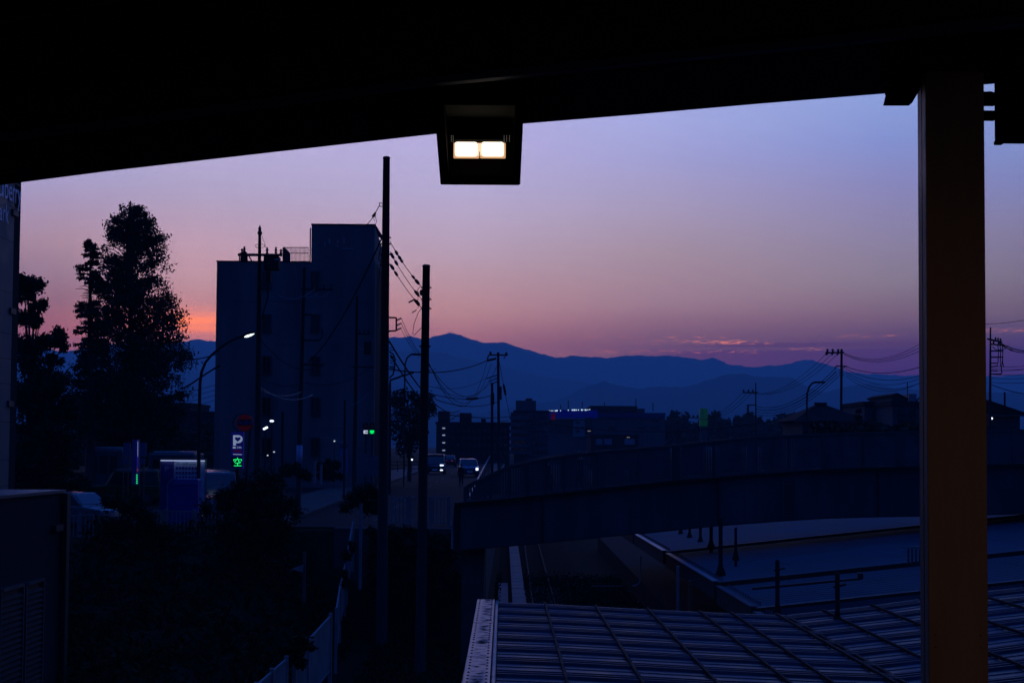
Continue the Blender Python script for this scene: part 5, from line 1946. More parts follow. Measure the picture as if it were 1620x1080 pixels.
# right-hand bundles
for k in range(3):
    wire(f'{lab3[k]} of three wires sagging from the upper crossarm towards the column', pa(118, 1335, 558 + k * 1.5), pa(96, 1470 , 534 + k * 6.5), .95 - .06 * k, .9)
for k, (ya, yb_, sg, wd) in enumerate(((579.5, 574, .62, 1.5), (583, 588, .75, 1.2), (587, 590, .95, 1.0), (590, 597, 1.05, 1.0), (594, 594, 1.2, 1.0))):
    wire(('topmost', 'second', 'third', 'fourth', 'lowest')[k] + ' of five wires sagging from the lower crossarm towards the column', pa(118, 1338, ya), pa(96, 1474, yb_), sg, wd)
for k in range(3):
    wire(f'{("leftmost", "middle", "rightmost")[k]} of three thin wires falling left from the upper crossarm above the house', pa(118, 1306 + k * 9, 560.5), pa(160, 1177 + k * 7.5, 620), 1.3, .8)
for k in range(4):
    wire(f'{("topmost", "second", "third", "lowest")[k]} of four wires falling left from the lower crossarm to the comb-armed pole', pa(118, 1321 + k * 1.6, 583.5 + k * 4), pa(160, 1197, 642.5 + k * 4.2), 1.2, 1.1 if k != 1 else 1.6)
for k in range(3):
    wire(f'{("leftmost", "middle", "rightmost")[k]} of three faint wires running down left from the comb-shaped crossarm', pa(160, 1176.5 + k * 7.5, 619), pa(230, 1092 + k * 6, 660), 1.4, .7)
wire('thin wire high up right of the column', pa(92, 1540, 513), pa(80, 1640, 503), .1, 1.0)
wire('upper strand of the thick cable bundle falling right from the busy pole', pa(88, 1577, 539), pa(78, 1640, 556), .2, 2.2)
wire('lower strand of the thick cable bundle falling right from the busy pole', pa(88, 1580, 542), pa(78, 1640, 555), .3, 2.0, extra=((.1, .2, 1.8), (.3, .4, 1.8)))
for k, (ya, yb_, wd) in enumerate(((579, 577, 1.0), (583, 582, 1.1), (586.5, 581, .8), (592, 590, 1.0), (598, 596, .9), (604.5, 603, 1.0))):
    wire(('topmost', 'second', 'third', 'fourth', 'fifth', 'lowest')[k] + ' of six level wires right of the busy pole', pa(88, 1568, ya), pa(84, 1640, yb_), .08, wd)
wire('dark cable slanting gently down right from the busy pole over the dark house', pa(88, 1566, 607), pa(84, 1640, 624), .15, 1.5)
# left of the apartment
wire('twisted cable stub left of the slab apartment above the lamp arm', pa(80, 287, 568), pa(80, 342, 560), .12, 2.4)
for k, yy_ in enumerate((610, 618, 626, 634)):
    wire(('topmost', 'second', 'third', 'lowest')[k] + ' of four faint level wires between the conifer and the slab apartment', pa(150, 262, yy_ + 8), pa(140, 342, yy_ - 2), .3, .9)
# pale lines sagging over the facade
M_PALEW = mat('pale_cable', (.30, .30, .31), .5)


def pwire(label, p, q, sag, wpx):
    o = wire(label, p, q, sag, wpx, group='pale cables over the facade')
    o.data.materials.clear()
    o.data.materials.append(M_PALEW)


pwire('left of the pale wires drooping over the apartment facade', pa(70, 440, 467), pa(72, 500, 455), .35, .9)
pwire('middle of the pale wires drooping over the apartment facade', pa(72, 476, 466), pa(72, 512, 453), .3, .9)
pwire('right of the pale wires drooping over the apartment facade', pa(72, 496, 464), pa(72, 526, 453), .35, .9)
pwire('pale wire drooping low across the facade between the two slim poles', pa(64, 412, 612), pa(72, 495, 624), .4, 1.0)
pwire('lower pale wire drooping across the facade left of the slim pole', pa(64, 412, 616), pa(72, 478, 619), .25, .8)
pwire('pale wire rising to the right edge of the facade', pa(74, 553, 641), pa(74, 583, 622), .1, .9)
pwire('small pale loop wires at the slim pole near the right facade edge', pa(78, 563, 541), pa(78, 592, 535), .5, .8)
wire('black cable drooping from the transformer pole to the slim pole', pa(64, 413, 537), pa(72, 513, 577), .7, 1.6)
wire('second black cable drooping low from the transformer pole', pa(64, 412, 598), pa(72, 470, 607), .2, 1.2)
wire('dark cable rising from the slim pole to the right pole', pa(72, 478, 604), pa(78, 590, 578), .5, 1.2)
wire('thin stay wire beside the tip of the transformer pole', pa(64, 414, 371), pa(66, 425, 403), .03, .8)

# ================================================================== STREET LAMPS
def lit_post(label, px, py, D, wpx, head, lit=True, zb=None, gm=None):
    p = at(px, py, D)
    zb = gz(p.x, D) if zb is None else zb
    b = Vector((p.x, D, zb))
    s = thing('park_lamp', label, 'street lamp', b, group='small post lamps')
    MB(b).tube([b, Vector((b.x, D, p.z))], [.06, .045], 8).build('post', M_POLE, s, smooth=True)
    h = head / F * D
    MB(b).lathe(Vector((b.x, D, p.z)), [(h * .1, -h * .3), (h * .45, -h * .25), (h * .62, 0), (h * .35, h * .22)], 10).build('lamp_head', gm or (G_WHITE if lit else M_POLE), s, smooth=True)
    MB(b).lathe(Vector((b.x, D, p.z + h * .22)), [(h * .5, 0), (h * .2, h * .15)], 10).build('hood', M_BLACK, s)
    return s


lit_post('lit post lamp under the dark conifers', 225.5, 664, 92, 1, 6.5)
lit_post('lit post lamp before the lower left of the slab apartment', 430, 665.5, 96, 1, 6)
lit_post('lit post lamp low beside the van on the road', 649.5, 726.5, 125, 1, 6.5)
p = at(420, 677, 94)
s = thing('flood_lamp', 'small tilted lit floodlight left below the lit post lamp', 'street lamp', Vector((p.x, 94, gz(p.x, 94))))
b = s.location.copy()
MB(b).tube([b, Vector((b.x, 94, p.z - .1))], .05, 8).build('post', M_POLE, s)
MB(b).box(p, (.33, .2, .13), rot=Matrix.Rotation(R(-28), 3, 'Y')).build('lamp_head', G_WHITE, s, bevel=.03)
for (x, y, w_, lab) in ((433.5, 714.5, 3.4, 'tiny lit window light low beside the slab apartment, right one'), (423.5, 720, 3, 'tiny lit light low beside the slab apartment, left one'), (529, 697.5, 3, 'tiny faint lamp on the thin bracket before the apartment')):
    p = at(x, y, 98)
    s = thing('small_lamp', lab, 'lamp', p)
    MB(p).ball(p, (w_ / F * 49, .06, .05), 8, 5).build('bulb', glowmat('dim_white', (.6, .7, .8), .7), s)
    MB(p).mm((p.x - .02, p.y, gz(p.x, 98)), (p.x + .02, p.y + .05, p.z)).build('post', M_BLACK, s)
MB(p).tube([at(517, 692, 98), at(526, 693.5, 98), at(536, 698, 98), at(545, 700, 98)], .03, 5).build('bracket_arm', M_GALV, s)

# the curved lamp post
D = 60.0
b = Vector((at(315, 705, D).x, D, 4.3))
s = thing('street_lamp', 'curved street lamp with a lit head leaning over towards the apartment', 'street lamp', b)
path = [(315, 690), (315.5, 640), (316.5, 605), (319, 588), (325, 573), (335, 561), (348, 550), (362, 540.5), (376, 534), (386, 531)]
MB(b).tube([b] + [pa(D, *q) for q in path], [.085, .075, .07, .065, .06, .055, .05, .05, .048, .05, .06], 10).build('pole', M_POLE, s, smooth=True)
m = MB(b)
pts = [pa(D, 381, 533.5), pa(D, 388, 530.5), pa(D, 396, 527.5), pa(D, 403, 526.5)]
m.tube([q + UP * .03 for q in pts], [.05, .09, .10, .05], 8)
m.build('lamp_head', M_POLE, s, smooth=True)
m = MB(b)
m.tube([pa(D, 386, 532.2), pa(D, 390, 531.0), pa(D, 397, 528.4), pa(D, 402, 527.2)], [.03, .075, .075, .03], 8)
m.build('lens', G_POOL, s, smooth=True)
MB(b).tube([pa(D, 288, 615), pa(D, 304, 606), pa(D, 317, 597), pa(D, 334, 586), pa(D, 348, 577.5)], [.03, .035, .035, .035, .05], 8).build('cross_arm', M_POLE, s)


def swan(label, pts, D, wpx, headdir=1, zb=None):
    tp = [at(x, y, D) for x, y in pts]
    zb = gz(tp[0].x, D) if zb is None else zb
    b = Vector((tp[0].x, D, zb))
    s = thing('street_lamp', label, 'street lamp', b)
    r = wpx / F * D / 2
    MB(b).tube([b] + tp, r, 8).build('pole', M_POLE, s, smooth=True)
    e = tp[-1]
    MB(b).box(e + Vector((.25 * headdir, 0, -.02)), (.8, .3, .14)).build('lamp_head', M_POLE, s, bevel=.04)
    return s


swan('tall unlit swan-neck street lamp between the bare poles', [(640, 640), (640.5, 590), (641, 575), (644, 566), (649, 561.5), (653, 560)], 105, 2.4)
b = Vector((at(617, 705, 92).x, 92, 4.8))
s = thing('street_lamp', 'unlit street lamp head on a slanting arm behind the tallest pole', 'street lamp', b)
MB(b).tube([b, pa(92, 617, 610), pa(92, 617.5, 601), pa(92, 630, 597), pa(92, 641, 592)], [.09, .08, .07, .065, .05], 8).build('pole', M_POLE, s)
MB(b).beam(pa(92, 638, 594), pa(92, 655, 589), .25, .1).build('lamp_head', M_POLE, s, bevel=.03)
swan('unlit swan-neck street lamp before the hip-roofed house', [(1276.5, 690), (1276.5, 640), (1277, 622), (1280, 612), (1285, 606), (1291, 604)], 104, 3)
swan('dim curved lamp pole against the edge of the brown column', [(1446, 690), (1446.5, 645), (1449, 635), (1454, 629.5), (1459, 627)], 100, 2.6)

# ================================================================== SIGNS
# P sign with the green vacancy character
D = 64.0
x0, x1 = at(365, 705, D).x, at(384.5, 705, D).x
zt_, zb_ = at(375, 683, D).z, at(375, 741, D).z
b = Vector(((x0 + x1) / 2, D, 4.4))
s = thing('parking_sign', 'tall lit blue parking sign with a white P and green character', 'sign', b)
MB(b).mm((x0, D, zb_), (x1, D + .3, zt_)).build('sign_box', G_SIGNBLUE, s)
MB(b).mm((x0 + .2, D + .1, 4.2), (x1 - .2, D + .25, zb_)).build('post', M_BLACK, s)


def fsheet(parent, b, poly, D, material, name, th=.015):
    """flat print: polygon given in picture points lying on a sign face"""
    m = MB(b)
    m.prism([at(x, y, D) for x, y in poly], (0, th, 0))
    return m.build(name, material, parent)


# the letter P with a heart-shaped counter
def arc(cx, cy, rx, ry, a0, a1, n):
    return [(cx + rx * math.cos(R(a0 + (a1 - a0) * k / n)), cy + ry * math.sin(R(a0 + (a1 - a0) * k / n))) for k in range(n + 1)]


outer = [(368.8, 704.5), (368.8, 688.0)] + [(376.0, 688.0)] + arc(376.2, 694.3, 7.6, 6.4, -90, 90, 12) + [(373.2, 700.7), (373.2, 704.5)]
heart = []
for k in range(24):
    a = 2 * math.pi * k / 24
    hx = 16 * math.sin(a) ** 3
    hy = -(13 * math.cos(a) - 5 * math.cos(2 * a) - 2 * math.cos(3 * a) - math.cos(4 * a))
    heart.append((376.0 + hx * .285, 694.2 + hy * .27))
fsheet(s, b, outer, D - .02, G_PALE, 'letter')
fsheet(s, b, heart, D - .035, G_SIGNBLUE, 'heart')
fsheet(s, b, [(368.3, 706.2), (372.8, 706.2), (372.8, 709), (368.3, 709)], D - .02, G_PALE, 'plate')
me = text_mesh('24h', .135, .006, G_PALE)
o = inst(me, 'letter', s, at(374.2, 708.9, D - .02) - b, rot=(math.pi / 2, 0, 0), scale=(1.15, 1, 1))
fsheet(s, b, [(368.8, 717.6), (382.6, 718.0), (382.6, 719.2), (368.8, 718.8)], D - .02, G_PALE, 'small_print')
G_DRED = glowmat('dim_red_print', (.10, .0, .01), .3)
for k in range(3):
    fsheet(s, b, [(369.5 + k * 4.4, 711.8), (372.9 + k * 4.4, 711.8), (372.9 + k * 4.4, 714.6), (369.5 + k * 4.4, 714.6)], D - .02, G_DRED, 'red_print')
MB(b).mm((x0 + .03, D - .03, at(375, 739.5, D).z), (x1 - .03, D - .004, at(375, 722.5, D).z)).build('display_panel', mat('display_black', (.01, .012, .02), .4), s)
# 空, stroke by stroke
st = [((375.8, 723.6), (375.8, 726)), ((369.8, 726.4), (382, 726.4)), ((369.9, 726.4), (369.7, 728.8)), ((381.9, 726.4), (382.1, 728.8)),
      ((374.0, 727.2), (370.8, 730.8)), ((377.4, 727.2), (377.6, 730.2)), ((377.6, 730.2), (381.0, 730.4)), ((371.8, 732.2), (380.2, 732.2)), ((375.9, 732.2), (375.9, 736.2)), ((370.0, 736.4), (382.0, 736.4))]
m = MB(b)
for p, q in st:
    m.beam(at(*p, D - .06), at(*q, D - .06), .027, .027, up=(0, 1, 0))
m.build('vacancy_character', G_GREEN, s)
# round red sign behind it
D = 68.0
c = at(387, 668.5, D)
b = Vector((c.x, D, 4.5))
s = thing('round_sign', 'dark round red sign in a ring frame above the parking sign', 'sign', b)
r = 13 / F * D
rot = Matrix.Rotation(math.pi / 2, 3, 'X')


def disc(b, c, r, th, material, name, s, n=28):
    MB(b).prism([c + Vector((math.cos(2 * math.pi * k / n) * r, 0, math.sin(2 * math.pi * k / n) * r)) for k in range(n)], (0, th, 0)).build(name, material, s)


disc(b, c, r, .06, glowmat('dim_red_disc_glow', (.30, .004, .008), .035), 'sign_disc', s)  # weak glow put into the disc so its red shows
c2 = at(384.5, 668.5, D + .1)
MB(b).tube([c2 + Vector((math.cos(a) * 16 / F * D, .05, math.sin(a) * 14.6 / F * D)) for a in np.linspace(0, 2 * math.pi, 30)], .028, 6).build('ring', M_BLACK, s)
MB(b).beam(at(376, 668, D - .03), at(398, 668, D - .03), .02, .3).build('name_bar', M_BLACK, s)
me = text_mesh('駐車場', .25, .006, mat('dull_blue_print', (.10, .10, .28), .5))
inst(me, 'lettering', s, at(376.8, 671.4, D - .06) - b, rot=(math.pi / 2, 0, 0))
MB(b).tube([b, Vector((c.x + .25, D + .12, c.z - .2))], .045, 8).build('post', M_POLE, s)
# thin pylon with green dots and two boards
D = 66.0
b = Vector((at(212, 705, D).x, D, 4.5))
s = thing('pylon_sign', 'narrow blue pylon sign edge with a column of green lights', 'sign', b)
MB(b).mm(at(208, 766, D), at(217, 695, D) + Vector((0, .5, 0))).build('pylon', mat('pylon_blue', (.05, .07, .26), .5), s)
MB(b).mm(at(216.4, 743, D - .03), at(218.8, 697, D - .01)).build('edge_light_panel', glowmat('violet_edge', (.03, .01, .38), .35), s)
MB(b).beam(at(218, 722, D - .05), at(218, 698, D - .05), .018, .02, up=(0, 1, 0)).build('tube', G_PALE, s)
for k in range(5):
    MB(b).box(at(216.6, 751 + k * 3.2, D - .03), (.045, .03, .05)).build('green_light', G_GREEN, s)
MB(b).box(at(217.6, 743, D - .04), (.05, .03, .10)).build('red_light', glowmat('dim_red_dot', (.35, .05, .06), .4), s)
M_BOARD = mat('notice_board_blue', (.05, .085, .18), .6)
for x0_, x1_, yt, yb_, lab in ((195, 206.5, 700, 721.5, 'dim bluish notice board left of the narrow pylon sign'), (220.5, 231.5, 699.5, 722, 'dim bluish notice board right of the narrow pylon sign')):
    b = Vector((at((x0_ + x1_) / 2, 705, 67).x, 67, 4.5))
    s = thing('notice_board', lab, 'sign', b)
    MB(b).mm(at(x0_, yb_, 67), at(x1_, yt, 67) + Vector((0, .06, 0))).build('board', M_BOARD, s)
    MB(b).mm(at(x0_, yb_ + 13, 67.02), at(x1_ - 2, yb_ + 3, 67.02) + Vector((0, .05, 0))).build('lower_board', M_BOARD, s)
    for x in (x0_ + 1, x1_ - 3):
        MB(b).beam(Vector((at(x, 705, 67.1).x, 67.1, 4.4)), at(x, yt, 67.1), .04, .04, up=(0, 1, 0)).build('post', M_STEEL, s)
# parking company board with strip light
D = 62.0
b = Vector((at(289, 705, D).x, D, 4.45))
s = thing('parking_board', 'wide parking price board lit by a strip along its top', 'sign', b)
MB(b).mm(at(253, 806, D), at(274.5, 727.5, D) + Vector((0, .12, 0))).build('blue_panel', mat('board_blue', (.016, .018, .16), .45), s)
MB(b).mm(at(274.6, 800, D), at(324.5, 727.5, D) + Vector((0, .12, 0))).build('white_panel', mat('board_white', (.26, .34, .50), .5), s)
m = MB(b)
m.mm(at(251.5, 806, D - .02), at(253, 725, D - .02) + Vector((0, .16, 0)))
m.mm(at(324.6, 806, D - .02), at(326.2, 725, D - .02) + Vector((0, .16, 0)))
m.mm(at(251.5, 727.3, D - .06), at(326.2, 725, D - .06) + Vector((0, .2, 0)))
m.build('frame', M_STEEL, s)
MB(b).mm(at(254, 728.8, D - .10), at(324, 727.9, D - .10) + Vector((0, .03, 0))).build('strip_light', G_TUBE, s)
stl = bpy.data.lights.new('strip_light_glow', 'AREA')
stl.shape = 'RECTANGLE'
stl.size, stl.size_y = 1.9, .03
stl.energy = .35
stl.color = (.62, .72, 1.0)
so = bpy.data.objects.new('strip_light_glow', stl)
COL.objects.link(so)
so.parent = s
so.location = at(289, 730.2, D - .11) - b
so.rotation_euler = (R(28), 0, 0)
M_BPR = mat('board_print_blue', (.02, .025, .17), .5)
M_BPK = mat('board_print_black', (.02, .02, .025), .5)
inst(text_mesh('パークネット', .138, .004, M_BPK), 'lettering', s, at(278.4, 735.2, D - .012) - b, rot=(math.pi / 2, 0, 0), scale=(1, 1, 1))
inst(text_mesh('三', .11, .004, M_BPK), 'lettering', s, at(306.5, 735.2, D - .012) - b, rot=(math.pi / 2, 0, 0))
inst(text_mesh('P', .34, .005, mat('board_p', (.16, .20, .45), .5)), 'letter', s, at(260, 746, D - .012) - b, rot=(math.pi / 2, 0, 0), scale=(1.1, 1, 1))
inst(text_mesh('空', .12, .004, M_BOARD), 'lettering', s, at(261.5, 758.5, D - .012) - b, rot=(math.pi / 2, 0, 0))
for yy_ in (740, 747.5, 755):
    for k in range(7):
        MB(b).mm(at(278 + k * 5, yy_ + 2.2, D - .01), at(281.6 + k * 5, yy_ - 1.8, D - .01) + Vector((0, .008, 0))).build('print_block', M_BPR, s)
# covered blue machine
b = Vector((at(289, 705, 59.5).x, 59.5, 4.35))
s = thing('ticket_machine', 'rounded blue ticket machine cover in front of the parking board', 'ticket machine', b)
poly = [(265.5, 830), (265.5, 766), (268, 761), (272, 758), (278, 757), (312, 757), (313, 759), (313, 830)]
MB(b).prism([at(x, y, 59.5) for x, y in poly], (0, .7, 0)).build('cover', mat('machine_blue', (.022, .03, .26), .4), s, bevel=.02)
MB(b).tube([at(265, 812, 59.45), at(265, 767, 59.45), at(267.5, 761.5, 59.45), at(271.5, 758, 59.45), at(277, 756.6, 59.45)], .022, 6).build('edge_pipe', M_FENCEW, s)
MB(b).mm(at(271, 766, 59.47), at(312, 758.5, 59.48)).build('top_panel', mat('machine_blue_light', (.03, .07, .33), .4), s)
# pedestrian signals
for i, (x, y, gm, lab) in enumerate(((578.5, 683, glowmat('pale_signal', (.50, .55, .75), .9), 'left crossing signal showing a pale lit lens with a dark bar'), (588.5, 683, glowmat('green_signal', (.0, .95, .15), 1.0), 'right crossing signal showing a lit green lens'))):
    Ds = 96.0
    p = at(x, y, Ds)
    b = Vector((p.x, Ds, gz(p.x, Ds)))
    s = thing('crossing_signal', lab, 'signal', b, group='crossing signals before the apartment')
    u = Ds / F
    MB(b).mm(at(x - 4.4, y + 4.8, Ds + .02), at(x + 4.4, y - 14, Ds + .02) + Vector((0, .25, 0))).build('housing', M_BLACK, s)
    MB(b).mm(at(x - 3.4, y + 2.6, Ds), at(x + 3.4, y - 2.6, Ds) + Vector((0, .015, 0))).build('lens', gm, s)
    if i == 0:
        MB(b).mm(at(x - .6, y + .7, Ds - .012), at(x + 3.2, y - .9, Ds - .012) + Vector((0, .006, 0))).build('dark_bar', M_BLACK, s)
    else:
        for xa_ in (-3.2, 2.2):
            MB(b).mm(at(x + xa_, y + 2.7, Ds - .012), at(x + xa_ + 1, y + .2, Ds - .012) + Vector((0, .006, 0))).build('dark_bar', M_BLACK, s)
    MB(b).mm(at(x - 3.4, y - 6, Ds), at(x + 3.4, y - 12, Ds) + Vector((0, .015, 0))).build('lens', mat('signal_unlit', (.02, .04, .025), .4), s)
    MB(b).box(at(x, y - 9, Ds - .012), (.05, .006, .11)).build('red_figure', G_DRED, s)
    MB(b).tube([b, Vector((p.x, Ds + .15, at(x, y + 4, Ds).z))], .05, 8).build('post', M_POLE, s)
# pale banner board and short pale posts by the apartment
D = 84.0
b = Vector((at(544, 705, D).x, D, gz(-10, D)))
s = thing('banner_board', 'pale bluish banner board on two legs beside the hedge', 'sign', b)
MB(b).mm(at(537.5, 722, D), at(549.5, 709, D) + Vector((0, .05, 0))).build('board', mat('banner_pale', (.12, .15, .32), .6), s)
MB(b).mm(at(536.5, 708.6, D - .02), at(550.5, 702, D - .02) + Vector((0, .08, 0))).build('header', mat('banner_header', (.08, .09, .13), .6), s)
for x in (542.5, 548.5):
    MB(b).mm(at(x - 1.6, 748, D), at(x + 1.6, 722, D) + Vector((0, .05, 0))).build('leg', MATS['banner_pale'], s)
for i, (x, wpx, yt, yb_) in enumerate(((497.5, 3.6, 728, 753), (507.5, 3.4, 735, 755))):
    b = at(x, yb_, 80)
    s = thing('gate_post', ('taller', 'shorter')[i] + ' pale stubby gate post left of the hedge block', 'post', b)
    w_ = wpx / F * 40
    MB(b).mm((b.x - w_, 80, b.z - .4), (b.x + w_, 80.2, at(x, yt, 80).z)).build('shaft', M_FENCEW, s)
    MB(b).mm((b.x - w_ - .02, 79.98, at(x, yt, 80).z + .002), (b.x + w_ + .02, 80.22, at(x, yt, 80).z + .06)).build('cap', M_STEEL, s)
b = at(570, 750, 86)
s = thing('panel_fence', 'pale corrugated panel fence at the right foot of the apartment', 'fence', b)
for k in range(7):
    x = 551 + k * 7.2
    MB(b).mm(at(x, 752, 86 + (k % 2) * .03), at(x + 7, 718 + (k > 4) * 3, 86 + (k % 2) * .03) + Vector((0, .04, 0))).build('panel', mat('dull_blue_panel', (.10, .115, .15), .7), s)
# railing by the street lamp on the road's far left
b = at(640, 740, 122)
s = thing('street_railing', 'pale low railing beside the lit post lamp on the road', 'railing', b)
for yy_ in (730, 735, 741):
    MB(b).beam(at(617, yy_, 122), at(676, yy_, 122), .06, .07).build('rail', M_STEEL, s)
for k in range(6):
    x = 618 + k * 11
    MB(b).beam(at(x, 746, 122), at(x, 728, 122), .08, .08, up=(0, 1, 0)).build('post', M_STEEL, s)
# bank marker with a pale tilted hood
b = at(481, 928, 38)
s = thing('bank_marker', 'small post on the dark bank carrying a pale tilted hood', 'marker', b)
MB(b).mm((b.x - .035, 37.96, b.z - .4), (b.x + .035, 38.04, at(481, 873, 38).z)).build('post', M_STEEL, s)
MB(b).prism([at(457, 903, 37.9), at(463, 899, 37.9), at(474, 895, 37.9), at(480, 892, 37.9), at(479, 905, 37.9), at(472, 903, 37.9), at(465, 900.5, 37.9)], (0, .12, 0)).build('hood', M_FENCEW, s)

# ================================================================== VEHICLES
def vehicle(name, label, cat, loc, rz, prof, W, paint, cabin, wheels, glass_side, lamps=True, group=None, beltz=None, tail=False):
    """prof: side outline (x forward, z up) of the lower body; cabin: outline of the greenhouse"""
    s = thing(name, label, cat, loc, rz, group)
    m = MB()
    m.prism([(x, -W / 2, z) for x, z in prof], (0, W, 0))
    m.build('body', paint, s, bevel=.07, smooth=False)
    tw = .12 if cat == 'car' else .06
    vs = []
    n = len(cabin)
    zmin, zmax = min(z for x, z in cabin), max(z for x, z in cabin)
    for sd in (-1, 1):
        for x, z in cabin:
            k = (z - zmin) / (zmax - zmin)
            vs.append((x, sd * (W / 2 - .03 - tw * k), z))
    fs = [tuple(range(n)), tuple(reversed(range(n, 2 * n)))] + [(i, n + i, n + (i + 1) % n, (i + 1) % n) for i in range(n)]
    m = MB()
    m.add(vs, fs)
    cab = m.build('cabin', paint, s, bevel=.05)
    for g_ in glass_side:
        for sd in (-1, 1):
            poly = []
            for x, z in g_:
                k = (z - zmin) / (zmax - zmin)
                poly.append(Vector((x, sd * (W / 2 - .03 - tw * k + .006), z)))
            m = MB()
            m.prism(poly, (0, sd * .012, 0))
            m.build('side_window', M_GLASS, s)
    # windscreen / rear screen from the cabin's slanting ends
    for (xa_, za_, xb_, zb_, nm_) in ((cabin[0][0], cabin[0][1], cabin[1][0], cabin[1][1], 'windscreen'), (cabin[-1][0], cabin[-1][1], cabin[-2][0], cabin[-2][1], 'rear_window')):
        d = Vector((xb_ - xa_, 0, zb_ - za_))
        nrm = Vector((d.z, 0, -d.x)).normalized()
        if nm_ == 'rear_window':
            nrm = -nrm
        poly = []
        for f, sd in ((.12, -1), (.12, 1), (.90, 1), (.90, -1)):
            q = Vector((xa_, 0, za_)) + d * f + nrm * .008
            k = (q.z - zmin) / (zmax - zmin)
            q.y = sd * (W / 2 - .10 - tw * k)
            poly.append(q)
        m = MB()
        m.prism(poly, nrm * .012)
        m.build(nm_, M_GLASS, s)
    for x, r in wheels:
        for sd in (-1, 1):
            y0_ = sd * (W / 2 - .19)
            n = 18
            o = MB().prism([(x + math.cos(2 * math.pi * k / n) * r, y0_, r + math.sin(2 * math.pi * k / n) * r) for k in range(n)], (0, sd * .20, 0)).build('wheel', M_RUBBER, s, bevel=.02)
            MB().prism([(x + math.cos(2 * math.pi * k / n) * r * .6, y0_ + sd * .20, r + math.sin(2 * math.pi * k / n) * r * .6) for k in range(n)], (0, sd * .012, 0)).build('rim', M_STEEL, o)
    return s


VANP = [(2.15, .25), (2.25, .5), (2.2, .85), (1.75, 1.05), (-2.15, 1.1), (-2.22, .6), (-2.15, .25)]
VANC = [(1.75, 1.04), (1.05, 1.88), (-1.9, 1.93), (-2.15, 1.09)]
VANG = [[(1.45, 1.15), (.95, 1.75), (.35, 1.78), (.35, 1.15)], [(.25, 1.15), (.25, 1.78), (-.8, 1.8), (-.8, 1.15)], [(-.9, 1.15), (-.9, 1.8), (-1.8, 1.8), (-1.95, 1.15)]]
CARP = [(2.0, .22), (2.1, .45), (2.05, .7), (1.95, .82), (.95, .95), (-2.0, 1.0), (-2.1, .6), (-2.0, .22)]
CARC = [(1.0, .94), (.35, 1.46), (-1.3, 1.5), (-1.95, .99)]
CARG = [[(.75, 1.02), (.3, 1.38), (-.25, 1.4), (-.25, 1.02)], [(-.35, 1.02), (-.35, 1.4), (-1.2, 1.4), (-1.55, 1.02)]]
M_CARDK = mat('dark_blue_paint', (.02, .025, .05), .25, coat=.6, var=.03)
M_CARBL = mat('blue_paint', (.03, .045, .13), .25, coat=.6, var=.03)
M_CARW = mat('white_car_paint', (.34, .35, .38), .25, coat=.5, var=.03)
M_CARG = mat('green_car_paint', (.012, .05, .008), .3, coat=.5, var=.03)
M_CARB = mat('black_car_paint', (.012, .012, .014), .2, coat=.6, var=.03)
# van on the road
D = 142.0
zr = float(street_z(D)) + .056
v = vehicle('van', 'tall dark van with lit headlight and pale roof edge coming down the road', 'van', (at(690, 705, D).x, D, zr), R(-90), VANP, 1.9, M_CARDK, VANC, [(1.4, .33), (-1.35, .33)], VANG, group=None)
for sd, k in ((1, 1.0), (-1, .0)):
    m = MB().box((2.16, sd * .68, .86), (.06, .34, .2))
    m.build('headlight', G_HEAD if sd == 1 else M_GLASS, v, bevel=.02)
m = MB().box((2.21, .66, .42), (.06, .26, .10)).box((2.21, .62, .5), (.06, .05, .16))
m.build('fog_light', G_HEAD, v)
MB().box((2.235, 0, .45), (.03, .5, .17)).build('number_plate', M_WHITE, v)
MB().box((2.2, 0, .68), (.06, .95, .12)).build('grille', M_BLACK, v)
MB().box((-.2, 0, 1.965), (2.9, 1.5, .05)).build('roof_edge', M_CARW, v, bevel=.02)
for sd in (-1, 1):
    MB().box((1.35, sd * 1.02, 1.18), (.1, .16, .2)).build('mirror', M_CARDK, v, bevel=.02)
# blue car
D = 133.0
zr = float(street_z(D)) + .056
v = vehicle('car', 'blue car with both headlights lit, on the road beside the van', 'car', (at(741, 705, D).x, D, zr), R(-84), [(x, z * 1.12) for x, z in CARP], 1.78, M_CARBL, [(x, z * 1.12) for x, z in CARC], [(1.25, .31), (-1.25, .31)], [[(x, z * 1.12) for x, z in g_] for g_ in CARG])
MB().box((2.06, .66, .74), (.06, .22, .24)).build('headlight', G_HEAD, v, bevel=.02)
MB().box((2.06, -.66, .74), (.06, .16, .13)).build('headlight', G_HEAD, v, bevel=.02)
MB().box((2.1, 0, .5), (.04, .5, .16)).build('number_plate', M_WHITE, v)
MB().box((2.09, 0, .68), (.04, .8, .1)).build('grille', M_BLACK, v)
for sd in (-1, 1):
    MB().box((.75, sd * .96, 1.12), (.12, .16, .14)).build('mirror', M_CARBL, v, bevel=.02)
# car far behind with red lights
D = 190.0
v = vehicle('car', 'far dark car showing two tiny red tail lights between van and blue car', 'car', (at(711.5, 705, D).x, D, float(street_z(D)) + .056), R(90), CARP, 1.7, M_CARB, CARC, [(1.25, .31), (-1.25, .31)], CARG)
for sd in (-1, 1):
    MB().box((-2.08, sd * .4, .8), (.05, .2, .12)).build('tail_light', G_RED, v)
